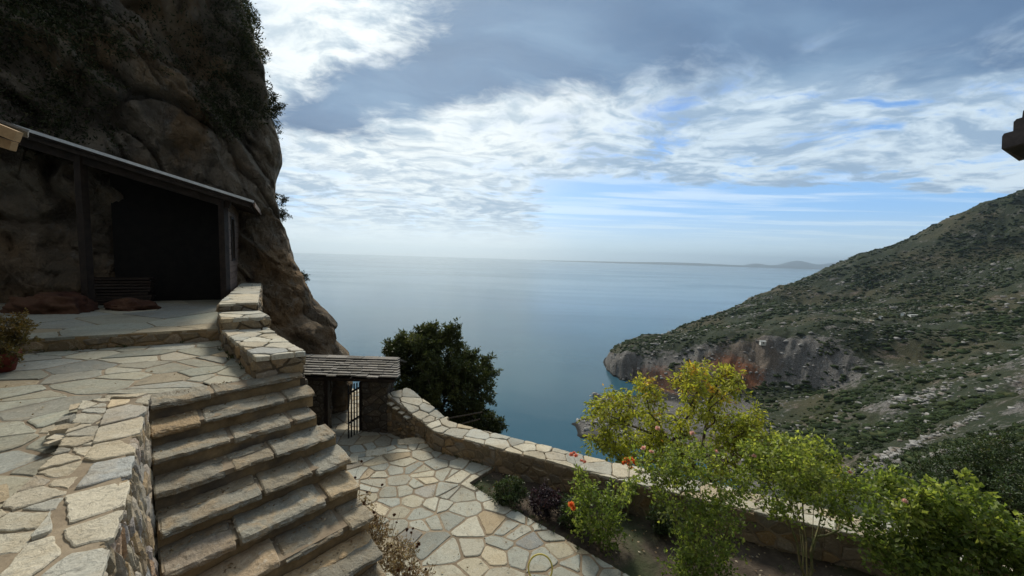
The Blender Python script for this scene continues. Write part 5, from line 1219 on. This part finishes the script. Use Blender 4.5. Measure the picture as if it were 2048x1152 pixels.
# far buildings on the hillside
def onhill(px, py):
    d = ray(px, py); Y = 200.0; best = None
    while Y < 700:
        p = d * (Y / d.y); r = math.hypot(p.x, p.y); a = math.degrees(math.atan2(p.x, p.y))
        i = int((a + 26) / 100 * (NA - 1) + .5); j = int(math.log(r / 6.5) / math.log(1250 / 6.5) * (NR - 1) + .5)
        if HZ[i, j] > p.z: return Vector((p.x, p.y, HZ[i, j] + .1))
        Y += .5
    return U(px, py, 330)
def hut(px, py, Y, w_, d_, h_, name, label, m_, pitch=.45, cat='house'):
    p = onhill(px, py)
    root = empty(name, p, rng.uniform(-.5, .5)); tag(root, label, cat)
    mb = MB(); mb.box(p + Vector((0, 0, h_ / 2 - .8)), (1, 0, 0), (0, 1, 0), (0, 0, 1), w_ / 2, d_ / 2, h_ / 2 + .8); o = mb.build('wall', m_); o.parent = root; o.data.transform(Matrix.Translation(-p))
    mb = MB(); z = p.z + h_; e = .25
    vs = [(p.x - w_ / 2 - e, p.y - d_ / 2 - e, z), (p.x + w_ / 2 + e, p.y - d_ / 2 - e, z), (p.x + w_ / 2 + e, p.y + d_ / 2 + e, z), (p.x - w_ / 2 - e, p.y + d_ / 2 + e, z), (p.x - w_ / 2 - e, p.y, z + pitch * d_ / 2), (p.x + w_ / 2 + e, p.y, z + pitch * d_ / 2)]
    mb.add(vs, [(0, 1, 5, 4), (2, 3, 4, 5), (1, 2, 5), (3, 0, 4), (3, 2, 1, 0)]); o = mb.build('roof', M_farroof); o.parent = root; o.data.transform(Matrix.Translation(-p))
    mb = MB(); mb.box(p + Vector((0, -d_ / 2 - .02, h_ * .4)), (1, 0, 0), (0, 1, 0), (0, 0, 1), .5, .06, h_ * .4); o = mb.build('door', M_darkwood); o.parent = root; o.data.transform(Matrix.Translation(-p))
    return root
M_farroof = plain('pale_slab_roof', (.42, .42, .40), (.55, .55, .52), .8, .9, .1)
hut(1525, 690, 296, 3.6, 3.0, 1.3, 'chapel', 'tiny white chapel on the brow of the headland', M_white, .7, 'chapel')
hut(1828, 634, 330, 7, 3.5, 1.8, 'farm_building', 'long low whitewashed building on the hillside right of the others', M_white, .2)
hut(1806, 632, 332, 2.2, 2.2, 2.2, 'farm_building', 'small white hut left of the long whitewashed building', M_white, .3)
hut(1761, 640, 325, 1.8, 1.8, 3.0, 'stone_hut', 'narrow cream hut between the ring wall and the white buildings', M_white, .2)
mb = MB(); c = onhill(1727, 641)
for i in range(26):
    a = 2 * math.pi * i / 26; mb.box(c + Vector((math.cos(a) * 5.2, math.sin(a) * 7, rng.uniform(-.2, .2))), (-math.sin(a), math.cos(a), 0), (math.cos(a), math.sin(a), 0), (0, 0, 1), .7, .35, .6 + rng.uniform(0, .3), 0, (rng.random(), rng.random(), 0, 1), .15, rng)
o = mb.build('ring_wall', M_cope); tag(o, 'round ruined stone enclosure on the hillside', 'ruin')

# ================================================================== air
def haze():
    me = bpy.data.meshes.new('haze'); x, y, z0, z1 = 15800, 15800, SEA - 45, 270
    v = [(-x, -y, z0), (x, -y, z0), (x, y, z0), (-x, y, z0), (-x, -y, z1), (x, -y, z1), (x, y, z1), (-x, y, z1)]
    me.from_pydata(v, [], [(0, 3, 2, 1), (4, 5, 6, 7), (0, 1, 5, 4), (1, 2, 6, 5), (2, 3, 7, 6), (3, 0, 4, 7)]); me.update()
    m_ = bpy.data.materials.new('haze_air'); m_.use_nodes = True; nt = m_.node_tree; nt.nodes.clear(); t = NT(nt)
    pv = t.n('ShaderNodeVolumePrincipled'); pv.inputs['Color'].default_value = (.76, .90, 1.0, 1); pv.inputs["Density"].default_value = 0.9e-4; pv.inputs['Anisotropy'].default_value = .7
    mo = t.n('ShaderNodeOutputMaterial'); t.L(pv.outputs[0], mo.inputs['Volume']); me.materials.append(m_)
    o = bpy.data.objects.new('haze', me); COL.objects.link(o); tag(o, 'thin sea haze', kind='stuff')
haze()
